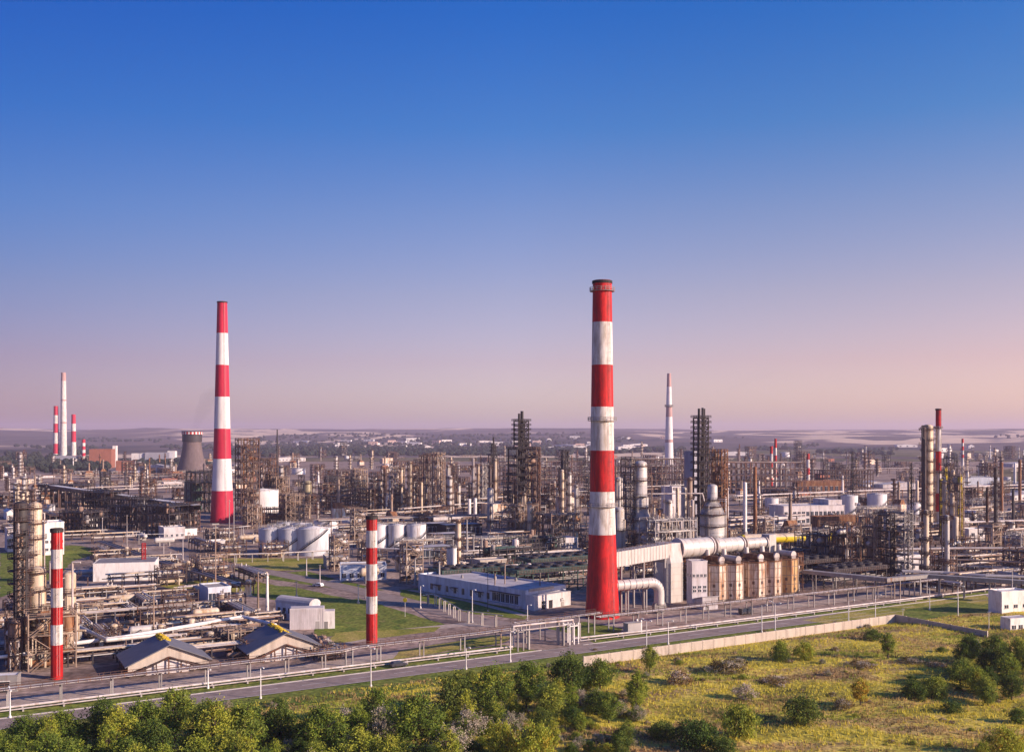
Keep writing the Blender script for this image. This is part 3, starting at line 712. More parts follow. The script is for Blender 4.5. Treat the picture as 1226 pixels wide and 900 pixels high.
# ================================================================ chimneys and stacks
chimney(721, 738, 336, 34, 22.5, (386,437,487,539,588,639), 'chimney_red', 'big red and white chimney nearest the camera beside the beige furnaces', rings=(504, 349, 606), n=40, flare=7)
chimney(266, 625, 361, 24.5, 11.5, (399,437,475,513,549,587), 'chimney_pink', 'tall tapered pink-red and white chimney left of the plant centre', rings=(), n=32, flare=3.5, white='chimney_white_far')
chimney(68, 812, 632, 14, 13, (635.5,657,680,703,726,747,771), 'chimney_red', 'slim red and white stack standing in front of the beige column at far left', cap=1, n=24, group='pair of slim striped stacks near the road')
chimney(445, 773, 617, 13.5, 13, (619,634.5,655,674.5,694,713,733.7), 'chimney_red', 'slim red and white stack on the gravel apron right of the gabled sheds', cap=1, n=24, group='pair of slim striped stacks near the road')
chimney(801, 556, 447, 11, 4.6, (463,487,499,526,529.5), 'faded_red', 'distant white tapered chimney with faded red bands behind the plant', n=20, rings=(487,), ladder=False, white='chimney_white_far')
FC = 'power station chimneys on the left horizon'
chimney(76, 549, 446, 8, 5.4, (456,478,480,505,507), 'faded_red', 'tallest pale chimney of the distant power station cluster', n=16, group=FC, ladder=False)
chimney(67, 549, 486, 7, 5, (497,507,518,531,543), 'chimney_pink', 'short striped chimney left of the tallest pale one on the horizon', n=14, group=FC, ladder=False)
chimney(88, 551, 496, 6.5, 4.6, (507,516,529,545), 'chimney_pink', 'short striped chimney right of the tallest pale one on the horizon', n=14, group=FC, ladder=False)
chimney(100, 556, 526, 4.5, 4, (530,534,538,542,546,550), 'chimney_pink', 'smallest striped stack beside the dark boiler house on the horizon', n=12, group=FC, ladder=False)
chimney(1123.5, 640, 489, 7.5, 6.2, (513,540,566,590,612), 'chimney_red', 'red topped striped stack standing right behind the beige twin column', n=20, rings=(513,566))
chimney(923.5, 583, 534, 3.6, 3.3, (543,552,560,572), 'chimney_red', 'left striped stack of the close pair beside the silver loop ducts', n=12, ladder=False)
chimney(928.5, 586, 525, 3.6, 3.0, (536,545,553,562,571), 'chimney_red', 'taller dark tipped striped stack of the pair by the loop ducts', n=12, ladder=False)
chimney(967.5, 575, 543, 4.2, 3.6, (550,560,568), 'chimney_red', 'short stubby striped stack alone above the brown roofed hall', n=12, ladder=False)
chimney(1152.5, 576, 525, 3.2, 2.6, (530,534,539,544,548), 'chimney_red', 'thin distant stack with small red bands near the right edge', n=12, ladder=False)
mast(332, 600, 514, 'thin dark stack rising beside the tall scaffold structure', 'steel_dark', 1.0, name='dark_stack', cat='stack')
# ---------------- far power station
def bld(px, pyb, pyt, wpx, d, label, wall='wall_pale', roof='roof_grey', rot=TH, wins=(), gable=0, group=None, auto=False, name='plant_building', doors=(), parapet=.6, cat='building'):
    p = G(px, pyb); s = SC(pyb); c, sn = math.cos(rot), abs(math.sin(rot)); w_ = max(3, (wpx*s-d*sn)/c)
    t = thing(name, label, cat, (p.x, p.y, 0), rot, group, auto); t.location += Vector((-math.sin(rot), math.cos(rot), 0))*(d/2)
    h = HT(pyb, pyt)-gable; return building_parts(t, w_, d, h, wall, roof, wins, parapet, gable, doors)
bld(80, 556, 546, 34, 30, 'low grey-blue turbine hall at the foot of the distant chimneys', 'far_hall', rot=.1)
bld(120, 560, 538, 30, 40, 'big dark boiler house right of the distant chimneys', 'wall_brick', 'roof_grey', rot=.2, name='boiler_house')
bld(137, 559, 534, 6, 14, 'narrow white block at the end of the dark boiler house', 'white', rot=.2)
bld(148, 566, 552, 22, 30, 'red brick hall in front of the dark boiler house', 'wall_brick', rot=.2)
bld(185, 565, 556, 44, 30, 'long white shed between boiler house and cooling tower', 'wall_pale', 'roof_light', rot=.15, gable=4)
bld(165, 553, 543, 16, 24, 'pale block above the long white shed in the distance', 'white', rot=.1)
bld(188, 553, 542, 30, 30, 'grey ribbed hall left of the cooling tower', 'far_hall', rot=.1)
bld(205, 552, 540, 10, 20, 'white round shouldered block just left of the cooling tower', 'white', rot=.1)
for i, x in enumerate((193, 168)): tank(x, 552+i, 543, 8, ['white tank beside the grey ribbed hall', 'small white tank left of the grey ribbed hall'][i])
p = G(230, 566); s = SC(566); t = thing('cooling_tower', 'flared grey cooling tower with red and white checked dark rim', 'cooling tower', (p.x, p.y, 0))
H = HT(566, 517); q = MB(); pr = [((18.5,17,15.6,14.3,13.2,12.3,11.6,11.2,11.2,11.6,12)[k], H*(.08+.92*k/10)) for k in range(11)]
pr = [(a*s*.96, z) for a, z in pr]; q.lathe(pr, 36); q.build('shell', 'tower_concrete', t)
q = MB(); r_ = pr[-1][0]
q.cur = 0; q.ring(0,0,H*.76, pr[-3][0]-.2, pr[-2][0]+.5, H*.23, n=36); q.ring(0,0,H-.3, r_-1.2, r_+.7, 1.8, n=36); q.build('rim', 'steel_dark', t)
q = MB()
for k in range(36):
    q.cur = k % 2; a = 2*PI*k/36; q.box((r_+.75)*math.cos(a), (r_+.75)*math.sin(a), H-3.6, .3, 2*PI*r_/36, 3.6, a)
q.build('checker_band', ['chimney_red', 'white'], t)
q = MB()
for k in range(30):
    a = 2*PI*k/30; b = a+PI/30; q.beam((pr[0][0]*1.03*math.cos(a), pr[0][0]*1.03*math.sin(a), 0), (pr[0][0]*math.cos(b), pr[0][0]*math.sin(b), H*.085), 1.0); q.beam((pr[0][0]*1.03*math.cos(b+PI/30), pr[0][0]*1.03*math.sin(b+PI/30), 0), (pr[0][0]*math.cos(b), pr[0][0]*math.sin(b), H*.085), 1.0)
q.build('leg', 'tower_concrete', t)

# ================================================================ the furnace group and its ducts
FU = 'panelled octagonal furnaces in a row'
fz = [(866,720,'panel_beige','leftmost rusty panelled furnace, next to the white control house'),(886,719,'panel_beige','second furnace from the left, pressed against the leftmost one'),
      (913,716,'panel_beige','third furnace from the left, first of the middle pair'),(932,714,'panel_beige','fourth furnace from the left, second of the middle pair'),(952,711,'panel_orange','rightmost furnace, orange-rust stained, at the end of the row')]
for i, (px, py, m, lab) in enumerate(fz):
    s = SC(py); p = G(px, py)+VX*4.6; t = thing('furnace', lab, 'furnace', (p.x, p.y, 0), TH, FU); h = 13.0; r = 4.7
    q = MB(); P = [(r*math.cos(PI/8+k*PI/4), r*math.sin(PI/8+k*PI/4)) for k in range(8)]; q.slab(P, .6, h); q.build('body', m, t)
    q = MB()
    for k in range(8):
        a, b = P[k], P[(k+1)%8]; mx_, my_ = (a[0]+b[0])/2, (a[1]+b[1])/2; an = math.atan2(my_, mx_)
        q.box(a[0], a[1], .5, .35, .35, h, k*PI/4); q.box(mx_*1.008, my_*1.008, .5, .16, .22, h-.1, an)
        for z in (3.8, 7.1, 10.4, h-.2): q.box(mx_*1.01, my_*1.01, z, .2, math.hypot(a[0]-b[0], a[1]-b[1]), .22, an)
    q.build('rib', 'steel_tan', t)
    q = MB(); q.slab([(x*1.06, y*1.06) for x, y in P], h, h+.35); q.build('roof', 'rust', t)
    q = MB(); q.rail_ring(0,0,h+.35, r*.99, PI/8, PI/8+2*PI, 8, 1.1, .09); q.build('handrail', 'steel_brown', t)
    me = MB(); me.box(0,0,0,.2,.9,1.1); me = me.mesh('peep_door', 'steel_brown')
    for k in range(8):
        a = k*PI/4; put('peep_door', me, t, (r*.93*math.cos(a), r*.93*math.sin(a), 5.2), a); put('peep_door', me, t, (r*.93*math.cos(a), r*.93*math.sin(a), 1.6), a, (1.2,.9,.8))
    q = MB(); q.ring(0,0,0,0.1,r*.9,.6,n=8); q.build('plinth', 'concrete', t)
    # flue drum on top with white domed end
    t = thing('flue_drum', 'white ended horizontal flue drum lying on the roof of the '+['leftmost furnace','second furnace from the left','third furnace from the left','fourth furnace from the left','rightmost furnace'][i], 'flue drum', (p.x, p.y, h+.36), TH, 'flue drums on the furnace roofs')
    q = MB(); q.cyl((0,-3.4,1.45), (0,4.5,1.45), 1.2, n=18, caps=False); q.build('shell', 'rust' if i in (0, 2, 3) else 'clad_silver', t)
    q = MB(); q.cyl((0,-3.9,1.45), (0,-3.2,1.45), 1.35, n=18); q.box(0,-3.93,.1,2.1,.08,.4); q.build('end_cap', 'pipe_light', t)
    me = MB(); me.box(0,0,0,2.0,.4,.7); me = me.mesh('saddle', 'steel_brown'); put('saddle', me, t, (0,-2,0)); put('saddle', me, t, (0,2.4,0))
    q = MB(); q.tube([(0,3.6,2.0),(0,3.9,4.6)], .9, 12); q.build('neck', 'clad_silver', t)
# rusty link boxes behind furnaces
for i, (px, py) in enumerate(((848,721),(902,715),(964,709))):
    p = G(px, py)+VX*8; t = thing('burner_frame', ['rusty burner scaffold left of the furnace row','rusty burner scaffold between the two furnace pairs','rusty burner scaffold past the right end of the furnaces'][i], 'steel frame', (p.x,p.y,0), TH)
    frame_parts(t, 5, 9, [3.4, 6.8, 10.2, 13.6], 2, 2, .25, 'rust', 'rust', rnd=random.Random(i), pipes=7, vessels=3, stair=i!=1, pm=('rust','pipe_brown','clad_silver'))
# main flue manifold
a = G(800, 655, 17.0); t = thing('flue_manifold', 'huge pale horizontal flue pipe in three stepped sections above the furnaces', 'flue pipe', (a.x, a.y, 0), TH)
p0 = G(868, 720)+VX*12; loc = p0-UX*11.5; t.location = (loc.x, loc.y, 0); zz = 18.6
for x0, x1, r, nm in ((0,14.5,3.5,'pipe'),(16.2,30,2.75,'pipe'),(31.5,42.5,2.1,'pipe')):
    q = MB(); q.cyl((x0,0,zz), (x1,0,zz), r, n=28)
    for k in range(int((x1-x0)/3)): x = x0+1.5+k*3; q.cyl((x,0,zz), (x+.12,0,zz), r+.06, n=28)
    q.build(nm, 'clad_silver', t)
for x, r0, r1 in ((-.6,3.9,3.9),(14.3,3.8,3.8),(16.0,3.6,2.8),(29.8,3.1,3.1),(31.3,2.9,2.15),(42.3,2.5,2.5)):
    q = MB(); q.cyl((x,0,zz), (x+(.5 if r0 == r1 else 1.4),0,zz), r0, r1, 28); q.build('collar', 'pipe_light', t)
q = MB(); q.box(45, 0, zz-6, 3.6, 4.2, 9.0); q.build('end_box', 'clad_silver', t)
q = MB()
for x in (3, 12, 20, 27, 35, 42): q.box(x, 0, 0, .5, .5, zz-2.6); q.box(x, -2.2, 0, .4, .4, zz-3); q.box(x, 2.2, 0, .4, .4, zz-3); q.box(x, 0, zz-3.9, .5, 5, .4)
q.build('support', 'steel_brown', t)
q = MB(); q.box(22, -3.4, zz-4, 40, .9, .12); q.rail((2,-3.9,zz-3.9), (42,-3.9,zz-3.9), 1.1, .09, 2.5); q.build('walkway', 'steel_brown', t)
# vertical elbow duct
ex = t.location-UX*4.4; t = thing('duct_elbow', 'tall faceted duct with chamfered shoulder left of the control house', 'duct', (ex.x, ex.y, 0), TH)
q = MB(); q.slab([(-3.8,-3.2),(-2.6,-4.2),(2.6,-4.2),(3.8,-3.2),(3.8,3.6),(-3.8,3.6)], 0, 14.2); q.build('shaft', 'clad_silver', t)
q = MB(); P0 = [(-3.8,-3.2,14.2),(-2.6,-4.2,14.2),(2.6,-4.2,14.2),(3.8,-3.2,14.2),(3.8,3.6,14.2),(-3.8,3.6,14.2)]; P1 = [(-3.8,-2.2,21),(-2.6,-2.6,21),(2.6,-2.6,21),(3.8,-2.2,21),(3.8,3.2,21),(-3.8,3.2,21)]
q.add([(x*(1.0),y,z) for x,y,z in P0]+P1, [(0,1,2,3,4,5)]+[(i,(i+1)%6,(i+1)%6+6,i+6) for i in range(6)]+[(11,10,9,8,7,6)]); q.build('shoulder', 'pipe_light', t)
q = MB()
for z in (2.5,5,7.5,10,12.5): q.slab([(-3.9,-3.25),(-2.6,-4.3),(2.6,-4.3),(3.9,-3.25),(3.9,3.7),(-3.9,3.7)], z, z+.2)
for x in (-2.6, 2.6): q.box(x,-4.28,0,.2,.15,14.2)
q.build('rib', 'clad_silver', t)
# box duct back to the chimney
ch = G(721, 738); t = thing('box_duct', 'wide boxy pink-grey duct bridging from the faceted elbow to the big chimney', 'duct', (0,0,0)); A = Vector((ch.x, ch.y, 0)); B = Vector((ex.x, ex.y, 0)); d = (B-A).normalized(); L_ = (B-A).length
t.location = A+d*5.2; t.rotation_euler[2] = math.atan2(d.y, d.x); L2 = L_-8.6
q = MB(); q.box(L2/2, 0, 16, L2, 4.6, 5); q.build('shell', 'clad_silver', t)
q = MB()
for k in range(int(L2/2)): q.box(1+k*2, 0, 15.93, .16, 4.75, 5.15)
q.build('rib', 'pipe_light', t)
for k in range(3):
    q = MB(); x = 3+k*(L2-6)/2; q.box(x,-2,0,.6,.6,15.9); q.box(x,2,0,.6,.6,15.9); q.box(x,0,14.6,.5,4,.5); q.beam((x,-2,1),(x,2,14),.25); q.build('support', 'steel_grey', t)
q = MB(); q.rail((0,-2.3,21),(L2,-2.3,21),1.1,.09,2.5); q.build('handrail', 'steel_brown', t)
# low round duct
a = G(733, 738); zc = 10.2; t = thing('low_duct', 'grey ribbed duct leaving the chimney low and bending down to the fan', 'duct', (a.x, a.y, 0), TH*.75)
pth = [(0,0,zc),(3,0,zc),(14.5,0,zc+.2)]+[(14.5+3.4*math.sin(k*PI/12), 0, zc+.2-3.4*(1-math.cos(k*PI/12))) for k in range(1,7)]+[(17.9,0,3.2)]
q = MB(); q.tube(pth, 1.75, 16)
for k in range(6): q.cyl((1.5+k*2.3,0,zc+.03), (1.7+k*2.3,0,zc+.03), 1.9, n=16)
q.build('duct', 'clad_silver', t)
for x in (6, 13): q = MB(); q.box(x,0,0,.4,.4,8.6); q.box(x,1.6,0,.4,.4,8.6); q.box(x,.8,8.3,.4,2.2,.3); q.build('support', 'steel_grey', t)
q = MB(); q.cyl((17.9,-.9,2.2), (17.9,.9,2.2), 2.3, n=20); q.box(17.9,0,0,3,1.8,.9); q.build('fan_casing', 'steel_grey', t)
q = MB(); q.cyl((17.9,1.0,2.2),(17.9,2.8,2.2),.7,n=12); q.box(17.9,2,0,1.6,2,1.5); q.build('motor', 'blue_tarp', t)
# control house + annex
p = G(836, 727); t = thing('control_house', 'tall white panelled control house with two rows of small dark windows', 'building', (p.x,p.y+2.6,0), TH*.35)
building_parts(t, 5.6, 5.2, 15.8, 'wall_pale', 'roof_light', [(0,4,10.6,1.1,.75),(0,3,5.4,.95,1.05),(0,3,6.7,.95,1.05),(3,2,10.4,1.2,.8)], .4)
p = G(843, 727); t = thing('annex_hut', 'small sloped white metal hut at the foot of the control house', 'hut', (p.x+.5,p.y-1.8,0), TH*.6)
q = MB(); q.extrude_poly([(-2.6,0),(2.6,0),(2.6,3.2),(-2.6,4.4)], (1,0,0), (-3,0,0), (0,1,0), 6); q.build('wall', 'wall_pale', t); q = MB(); q.extrude_poly([(-2.9,4.42),(2.9,3.1),(2.9,3.3),(-2.9,4.62)], (1,0,0), (-3.3,0,0), (0,1,0), 6.6); q.build('roof', 'roof_light', t)
q = MB(); q.box(-1.2,-2.6,.1,1.1,.12,2.1); q.build('door', 'steel_grey', t)
# ================================================================ along the road
def wall_run(p, q, label, h=2.6, m='concrete_warm', seg=4.0, name='concrete_wall', th=.22, wcap=True):
    p = Vector(p); q = Vector(q); L_ = (q-p).length; rot = math.atan2(q.y-p.y, q.x-p.x); t = thing(name, label, 'wall', (p.x, p.y, 0), rot); n = max(1, round(L_/seg)); sl = L_/n
    me = MB(); me.box(sl/2, 0, 0, sl-.06, th, h)
    for k in range(3): me.box(sl/2, -th/2-.02, .5+k*.7, sl-.5, .05, .35)
    me = me.mesh('panel', m); mp_ = MB(); mp_.box(0, 0, 0, .3, th+.14, h+.12); mp_ = mp_.mesh('post', m)
    for k in range(n): put('panel', me, t, (k*sl, 0, 0)); put('post', mp_, t, (k*sl, 0, 0))
    put('post', mp_, t, (L_, 0, 0)); return t
cw = G(1072, 745); w0 = W(13.5, -13.6)
wall_run(w0, cw, 'long pale concrete panel wall running beside the road above the meadow')
wall_run(cw, G(1182, 766), 'shaded concrete panel wall turning from the corner down into the meadow')
LM = 'lamp posts along the plant road'
lamps = [(12,859,826,'leftmost lamp post, half behind the treetops at far left'),(312,836,799,'white lamp post in front of the right gabled shed'),(249,824,801,'short lamp post before the left gabled shed'),
 (444,822,776,'white lamp post with a box right below the slim striped stack on the apron'),(558,801,775,'lamp post left of the pipe portal by the road'),(611,792,757,'lamp post standing at the pipe portal over the side road'),
 (774,776,743,'lamp post right of the big chimney in front of a dark tree'),(800,771,743,'thin lamp post just right of the one by the dark tree'),(912,757,724,'lamp post before the middle furnaces'),(928,760,722,'taller lamp post on the verge before the rightmost furnace'),
 (1016,744,718,'lamp post by the trestle right of the furnaces'),(1048,743,712,'lamp post a little left of the wall corner'),(1113,730,703,'lamp post on the lawn beyond the wall corner'),(1147,738,702,'lamp post on the lawn left of the gatehouse')]
for i, a in enumerate(lamps): lamp(*a, kind=1+(i % 3 == 0), group=LM)
lamp(1212, 733, 681, 'tall white floodlight post beside the white guard building', 2, None)
lamp(503.5, 728, 701, 'white street lamp on the lawn before the long blue-white hall', 1, 'street lamps around the long hall')
lamp(631.5, 744, 724, 'white street lamp at the near corner of the long hall', 1, 'street lamps around the long hall')
lamp(565.5, 745, 706, 'dark thin lamp post in the middle of the hall front lawn', 1, 'street lamps around the long hall')
# trestle + heating main
q = [W(-262,16.8), W(-178,16.8), W(-70,16.8), W(-41,16.8), W(-36,19), W(2,19.5), W(13,20.5)]
t = rack(q, 'long brown pipe trestle following the road on the left half', 2.8, (4.0,), 11, 6, .24, 'steel_brown', 'steel_grey', 'pipe_trestle', 3, rail=True, pm=('pipe_brown','pipe_light','pipe_light','steel_grey'))
rack([W(13,20.8), W(20,21), W(32,21), W(44,22)], 'raised pipe bridge carrying the trestle over the side road', 3.2, (5.6,), 7, 6, .26, 'steel_brown', 'steel_grey', 'pipe_bridge', 5, rail=True)
rack([W(44,22.3), W(120,22.3), W(210,22.3), W(330,24)], 'long brown pipe trestle following the road on the right half', 3.0, (4.2,), 10, 6, .24, 'steel_brown', 'steel_grey', 'pipe_trestle', 8, rail=True, pm=('pipe_light','pipe_light','pipe_brown'))
q = [W(-262,16.8,1.1), W(-120,16.8,1.1), W(-30,15.6,1.1), W(5,15.6,1.1), W(10,15.6,1.1), W(10,15.6,7), W(15,16,7)]
simple_pipe([W(-262,14.2,1.0), W(-120,14.2,1.0), W(-38,14,1.0), W(8.5,13.4,1.0), W(8.5,13.4,6.6), W(28.5,13.4,6.6), W(28.5,13.4,1.2), W(60,12.6,1.0), W(180,12.6,1.0), W(330,13,1.0)], .27, 'pipe_light', 'white insulated heating main looping up into a portal over the side road', 'heating_main')
simple_pipe([W(-262,13.2,.6), W(-120,13.2,.6), W(-38,12.8,.6), W(6.6,11.8,.7), W(6.6,11.8,5.6), W(30,11.8,5.6), W(30,11.8,.7), W(60,11.3,.7), W(180,11.3,.7)], .17, 'pipe_light', 'thinner pale pipe running in front of the white heating main', 'heating_main')
t = thing('portal_frame', 'steel portal legs holding the looped pipes left of the side road', 'portal', W(9.4,12.6), TH); q = MB()
for x, y in ((-.9,-1.6),(.9,-1.6),(-.9,1.6),(.9,1.6)): q.box(x, y, 0, .3, .3, 6.2)
q.box(0,-1.6,5.2,2,.3,.3); q.box(0,1.6,5.2,2,.3,.3); q.box(-.9,0,5.0,.3,3.4,.3); q.box(.9,0,5.0,.3,3.4,.3); q.build('frame','steel_grey',t)
t = thing('portal_frame', 'steel portal legs holding the looped pipes right of the side road', 'portal', W(27.6,12.6), TH); q = MB()
for x, y in ((-1.8,-1.6),(-.3,-1.6),(-1.8,1.6),(-.3,1.6),(1.2,-1.6),(1.2,1.6)): q.box(x, y, 0, .3, .3, 6.2)
q.box(-.3,-1.6,5.2,3.3,.3,.3); q.box(-.3,1.6,5.2,3.3,.3,.3); q.build('frame','white',t)
p = G(757, 757); t = thing('valve_hut', 'small dark box hut on the white pipes below the furnaces', 'hut', (p.x, p.y, 0), TH); q = MB(); q.box(0,0,.4,5,2.4,2.6); q.build('wall','steel_grey',t); q = MB(); q.box(0,0,3.0,5.3,2.7,.15); q.build('roof','concrete',t); q = MB()
for x in (2.6,): q.box(x,-1.0,0,.4,.4,3.8); q.box(x,1.0,0,.4,.4,3.8)
q.build('post','white',t)
rack([G(506,726),G(519,724),G(553,745),G(602,752)], 'light pipe fence on posts at the hall lawn edge', 1.0, (3.6,), 6, 3, .14, 'steel_grey', 'concrete', 'pipe_rack', 12)
# gabled sheds
def shed(px, py, label, width=19.5, L_=17, eave=2.6, apex=7.2, mosslab=None):
    p = G(px, py); t = thing('gabled_shed', label, 'shed', (p.x, p.y, 0), TH*.9, 'twin gabled sheds by the trestle'); w2 = width/2
    q = MB(); q.extrude_poly([(-w2-.8,eave),(0,apex),(0,apex+.28),(-w2-.8,eave+.28)], (0,1,0), (0,-1.2,0), (1,0,0), L_); q.build('roof', 'roof_slate', t)
    q = MB(); q.extrude_poly([(0,apex),(w2+.8,eave),(w2+.8,eave+.28),(0,apex+.28)], (0,1,0), (0,-1.2,0), (1,0,0), L_); q.build('roof', 'roof_slate', t)
    q = MB(); q.extrude_poly([(-w2,eave+.1),(0,apex-.1),(w2,eave+.1),(w2,eave-1.2),(w2*.93,eave-1.2),(0,apex-2.9),(-w2*.93,eave-1.2),(-w2,eave-1.2)], (0,1,0), (0,-.35,0), (1,0,0), .3); q.build('gable_band', 'concrete_warm', t)
    q = MB()
    for s in (-1, 1): q.beam((s*w2*.98,-.7,.4), (0,-.7,apex-2.9), .34); q.beam((s*w2*.98,-.7,eave-1.0), (s*w2*.98,-.7,0), .3)
    for x in (-6,-3,0,3,6): q.box(x, -.1, 0, .3, .3, apex-2.9-abs(x)*.42)
    q.build('truss', 'steel_brown', t)
    q = MB(); q.box(0, .8, 0, width*.55, .2, 3.4); q.box(-3.4, .9, 0, 2.6, .2, 4.4); q.box(3.2,.9,0,2.4,.2,4.2); q.build('inner_panel', 'wall_pale', t)
    for x in (-6.5,-4.2,-1.6,1.2,3.6,6.2):
        q = MB(); q.box(x, 2.4, 0, 1.4, 1.6, 2.2+(.9 if abs(x) < 5 else 0)); q.cyl((x,1.2,1.1),(x,2.0,1.1),.5,n=10); q.build('pump', 'pipe_light' if x > -4 else 'steel_brown', t)
    q = MB()
    for s in (-1, 1):
        q = MB()
        for k in range(5): q.box(s*w2, .2+k*(L_-3)/4, 0, .3, .3, eave)
        q.box(s*w2, (L_-2.4)/2, 0, .15, L_-3, 1.2)
        q.build('side_frame', 'steel_brown', t)
    m_ = MB(); rr = random.Random(px)
    for k in range(200):
        x = rr.uniform(-.9, 2.1); y = rr.uniform(7 if px < 250 else 2, L_-1.6); m_.ball((x, y, apex+.25-abs(x)*.53+.05), rr.uniform(.15,.42), 6, 3)
    o = m_.build('moss', 'moss_yellow', t); return t
frame(24, 793, 640, 17, 5, 'tall dark scaffold wrapped round the dark far-left column', 12, m='steel_dark', pipes=10, nx=1, ny=1, ms=.25, decks=0)
shed(202, 806, 'left gabled shed with grey roof and mossy ridge near the trestle'); shed(342, 790, 'right gabled shed with grey roof and wide mossy yellow ridge')
# long pale hall
p0 = G(629, 729); pa = G(492.6, 705); d = (pa-p0); L_ = d.length*.93; rot = math.atan2(d.y, d.x)+PI; t = thing('long_hall', 'long low pale blue hall with flat roof left of the big chimney', 'building', (0,0,0), rot-PI*0)
ax = d.normalized(); c_ = p0+ax*(L_/2); nrm = Vector((-ax.y, ax.x, 0)); nrm = nrm if nrm.x > 0 else -nrm; t.rotation_euler[2] = math.atan2(-ax.y, -ax.x); c_ = c_+nrm*10; t.location = (c_.x, c_.y, 0)
HH = 5.8
building_parts(t, L_, 20, HH, 'wall_blue', 'roof_light', [], .7)
me = MB(); me.box(0,0,0,1.7,.14,2.9); me.cur = 1; me.box(0,-.05,0,.12,.1,2.9); me.box(0,-.06,2.9,2.0,.14,.15); me.box(0,-.08,-.16,2.0,.2,.16); me = me.mesh('window', ['glass_dark','wall_pale'])
for k in range(6): put('window', me, t, (L_/2-4.5-k*2.3, -10.02, 1.2))
for k in range(9): put('window', me, t, (-L_/2+8+k*4.6, -10.02, 1.4), 0, (.8,1,.75))
q = MB(); q.box(L_/2-10.2, -10.5, 4.5, 15.5, 1.0, .15); q.build('canopy','steel_dark',t)
q = MB(); q.box(L_/2-10.2, -10.6, 0, 16, 1.3, .8); q.build('plinth','wall_pale',t)
for x, s_ in ((-L_/2+12,1),(-L_/2+22,.8),(-L_/2+36,1)):
    q = MB(); q.box(x, -10.9, 3.4, 4.2*s_, 1.6, .15); q.beam((x-1.5,-11.5,3.4),(x-1.5,-10.1,2.2),.1); q.beam((x+1.5,-11.5,3.4),(x+1.5,-10.1,2.2),.1); q.build('awning','steel_dark',t)
for x, y, h in ((L_/2-16,-9.6,4.6),(L_/2-19,-2,7),(L_/2-7,4,4.5),(0,3,1.2),(-12,-3,1.0),(8,6,1.1)):
    q = MB(); q.cyl((x,y,HH),(x,y,HH+h),.22 if h > 2 else .5,n=10); q.cyl((x,y,HH+h),(x,y,HH+h+.3),.36,n=10); q.build('roof_vent','steel_tan' if h > 2 else 'steel_grey',t)
q = MB(); q.box(L_/2+.2, -6.5+4, HH+.1, .5, 12, .9); q.build('fascia','concrete_warm',t)
e = c_+Vector((math.cos(t.rotation_euler[2]), math.sin(t.rotation_euler[2]),0))*(L_/2+2.2)
t2 = thing('hall_annex', 'sunlit cream end annex of the long blue hall with dark doorways', 'building', (e.x-nrm.x*1, e.y-nrm.y*1, 0), t.rotation_euler[2]); building_parts(t2, 4.2, 18, 4.6, 'wall_pale', 'roof_light', [(1,2,1.8,1.2,1.4)], .35, 0, [(1,-4.5,1.8,2.8,'dark_void'),(1,-1,1.8,2.8,'dark_void'),(1,5,1.4,2.3,'steel_grey')])
tank(543, 698, 656.5, 7.2, 'slim white silo, left one of the pair behind the long hall', 'white', 'twin white silos behind the long hall', stairs=False); tank(538.2, 697, 657.5, 7.2, 'slim white silo, right-hand neighbour hidden half behind its twin', 'white', 'twin white silos behind the long hall', stairs=False)
AUTO_FIX = []
mast(584, 0+732, 676, 'thin dark aerial pole before the long hall roof', 'steel_dark', .12)
# white shed at left
p = G(145, 695); t = thing('storehouse', 'low white storehouse with flat brown-grey roof left of the pipe racks', 'building', (p.x-1, p.y+9, 0), TH*.45); building_parts(t, 24, 18, 7.2, 'white_clean', 'roof_grey', [(3,3,1.6,1,1)], .2, 0, [(3,5,2.2,2.8,'blue_tarp'),(3,-4,2.2,2.8,'blue_tarp')])
bld(209, 645, 632, 36, 14, 'small white kiosk building with thick pale roof slab', 'wall_pale', 'white', wins=((0,4,1.5,1.4,1.2),(3,3,1.5,1.4,1.2)))
bld(222, 641, 634, 34, 10, 'flat pale canopy block attached behind the small white kiosk', 'white_clean', 'white')
bld(262, 654, 648, 22, 7, 'tiny white shed at the road edge right of the kiosk', 'white', 'roof_light')
bld(20, 660, 634, 34, 14, 'beige two storey office at the left edge', 'wall_pale', 'roof_grey', wins=((0,7,1.6,1.6,1.4),(0,7,5.2,1.6,1.4)), name='office_block')
bld(65, 664, 626, 36, 14, 'white two storey block with small windows behind the left striped stack', 'white_clean', 'white', wins=((0,4,2.2,1.4,1.4),(0,4,6.0,1.4,1.4),(1,3,4,1.4,1.4)), name='office_block')
bld(14, 622, 610, 30, 24, 'white and red striped depot wall at the left edge', 'white', 'white', gable=2)
bld(112, 634, 622, 28, 18, 'white low block right of the dark beige column top', 'white', 'white')
# blue hut + compressor shelters
bld(263, 722, 704, 44, 12, 'blue sided pump house with pale canopy below the tall pole', 'wall_blue', 'concrete', wins=((0,3,.5,3.4,2.2),), name='pump_house')
for i, x in enumerate((264, 286)): tank(x, 728, 711, 8, ['cream vertical drum left in front of the blue sided pump house','cream vertical drum right in front of the blue sided pump house'][i], 'clad_cream', 'cream drums by the pump house', stairs=False, rail=False)
p = G(366, 753); t = thing('equipment_module', 'white corrugated metal module with pipes behind the right gabled shed', 'container', (p.x, p.y+2.4, 0), TH*.3); building_parts(t, 10.5, 5, 6.4, 'wall_pale', 'roof_light', [], 0, 0, [(0,3.2,1.2,2.4,'steel_grey')])
q = MB()
for k in range(18): q.box(-5+k*.58, -2.54, .2, .12, .07, 6)
q.build('corrugation','wall_pale',t)
p = G(392, 752); t = thing('equipment_module', 'smaller white metal cabin attached right of the corrugated module', 'container', (p.x-.6, p.y+1.5, 0), TH*.3); building_parts(t, 5.2, 4, 5.4, 'white', 'roof_light', [], 0, 0, [(0,0,1.1,2.2,'steel_grey')])
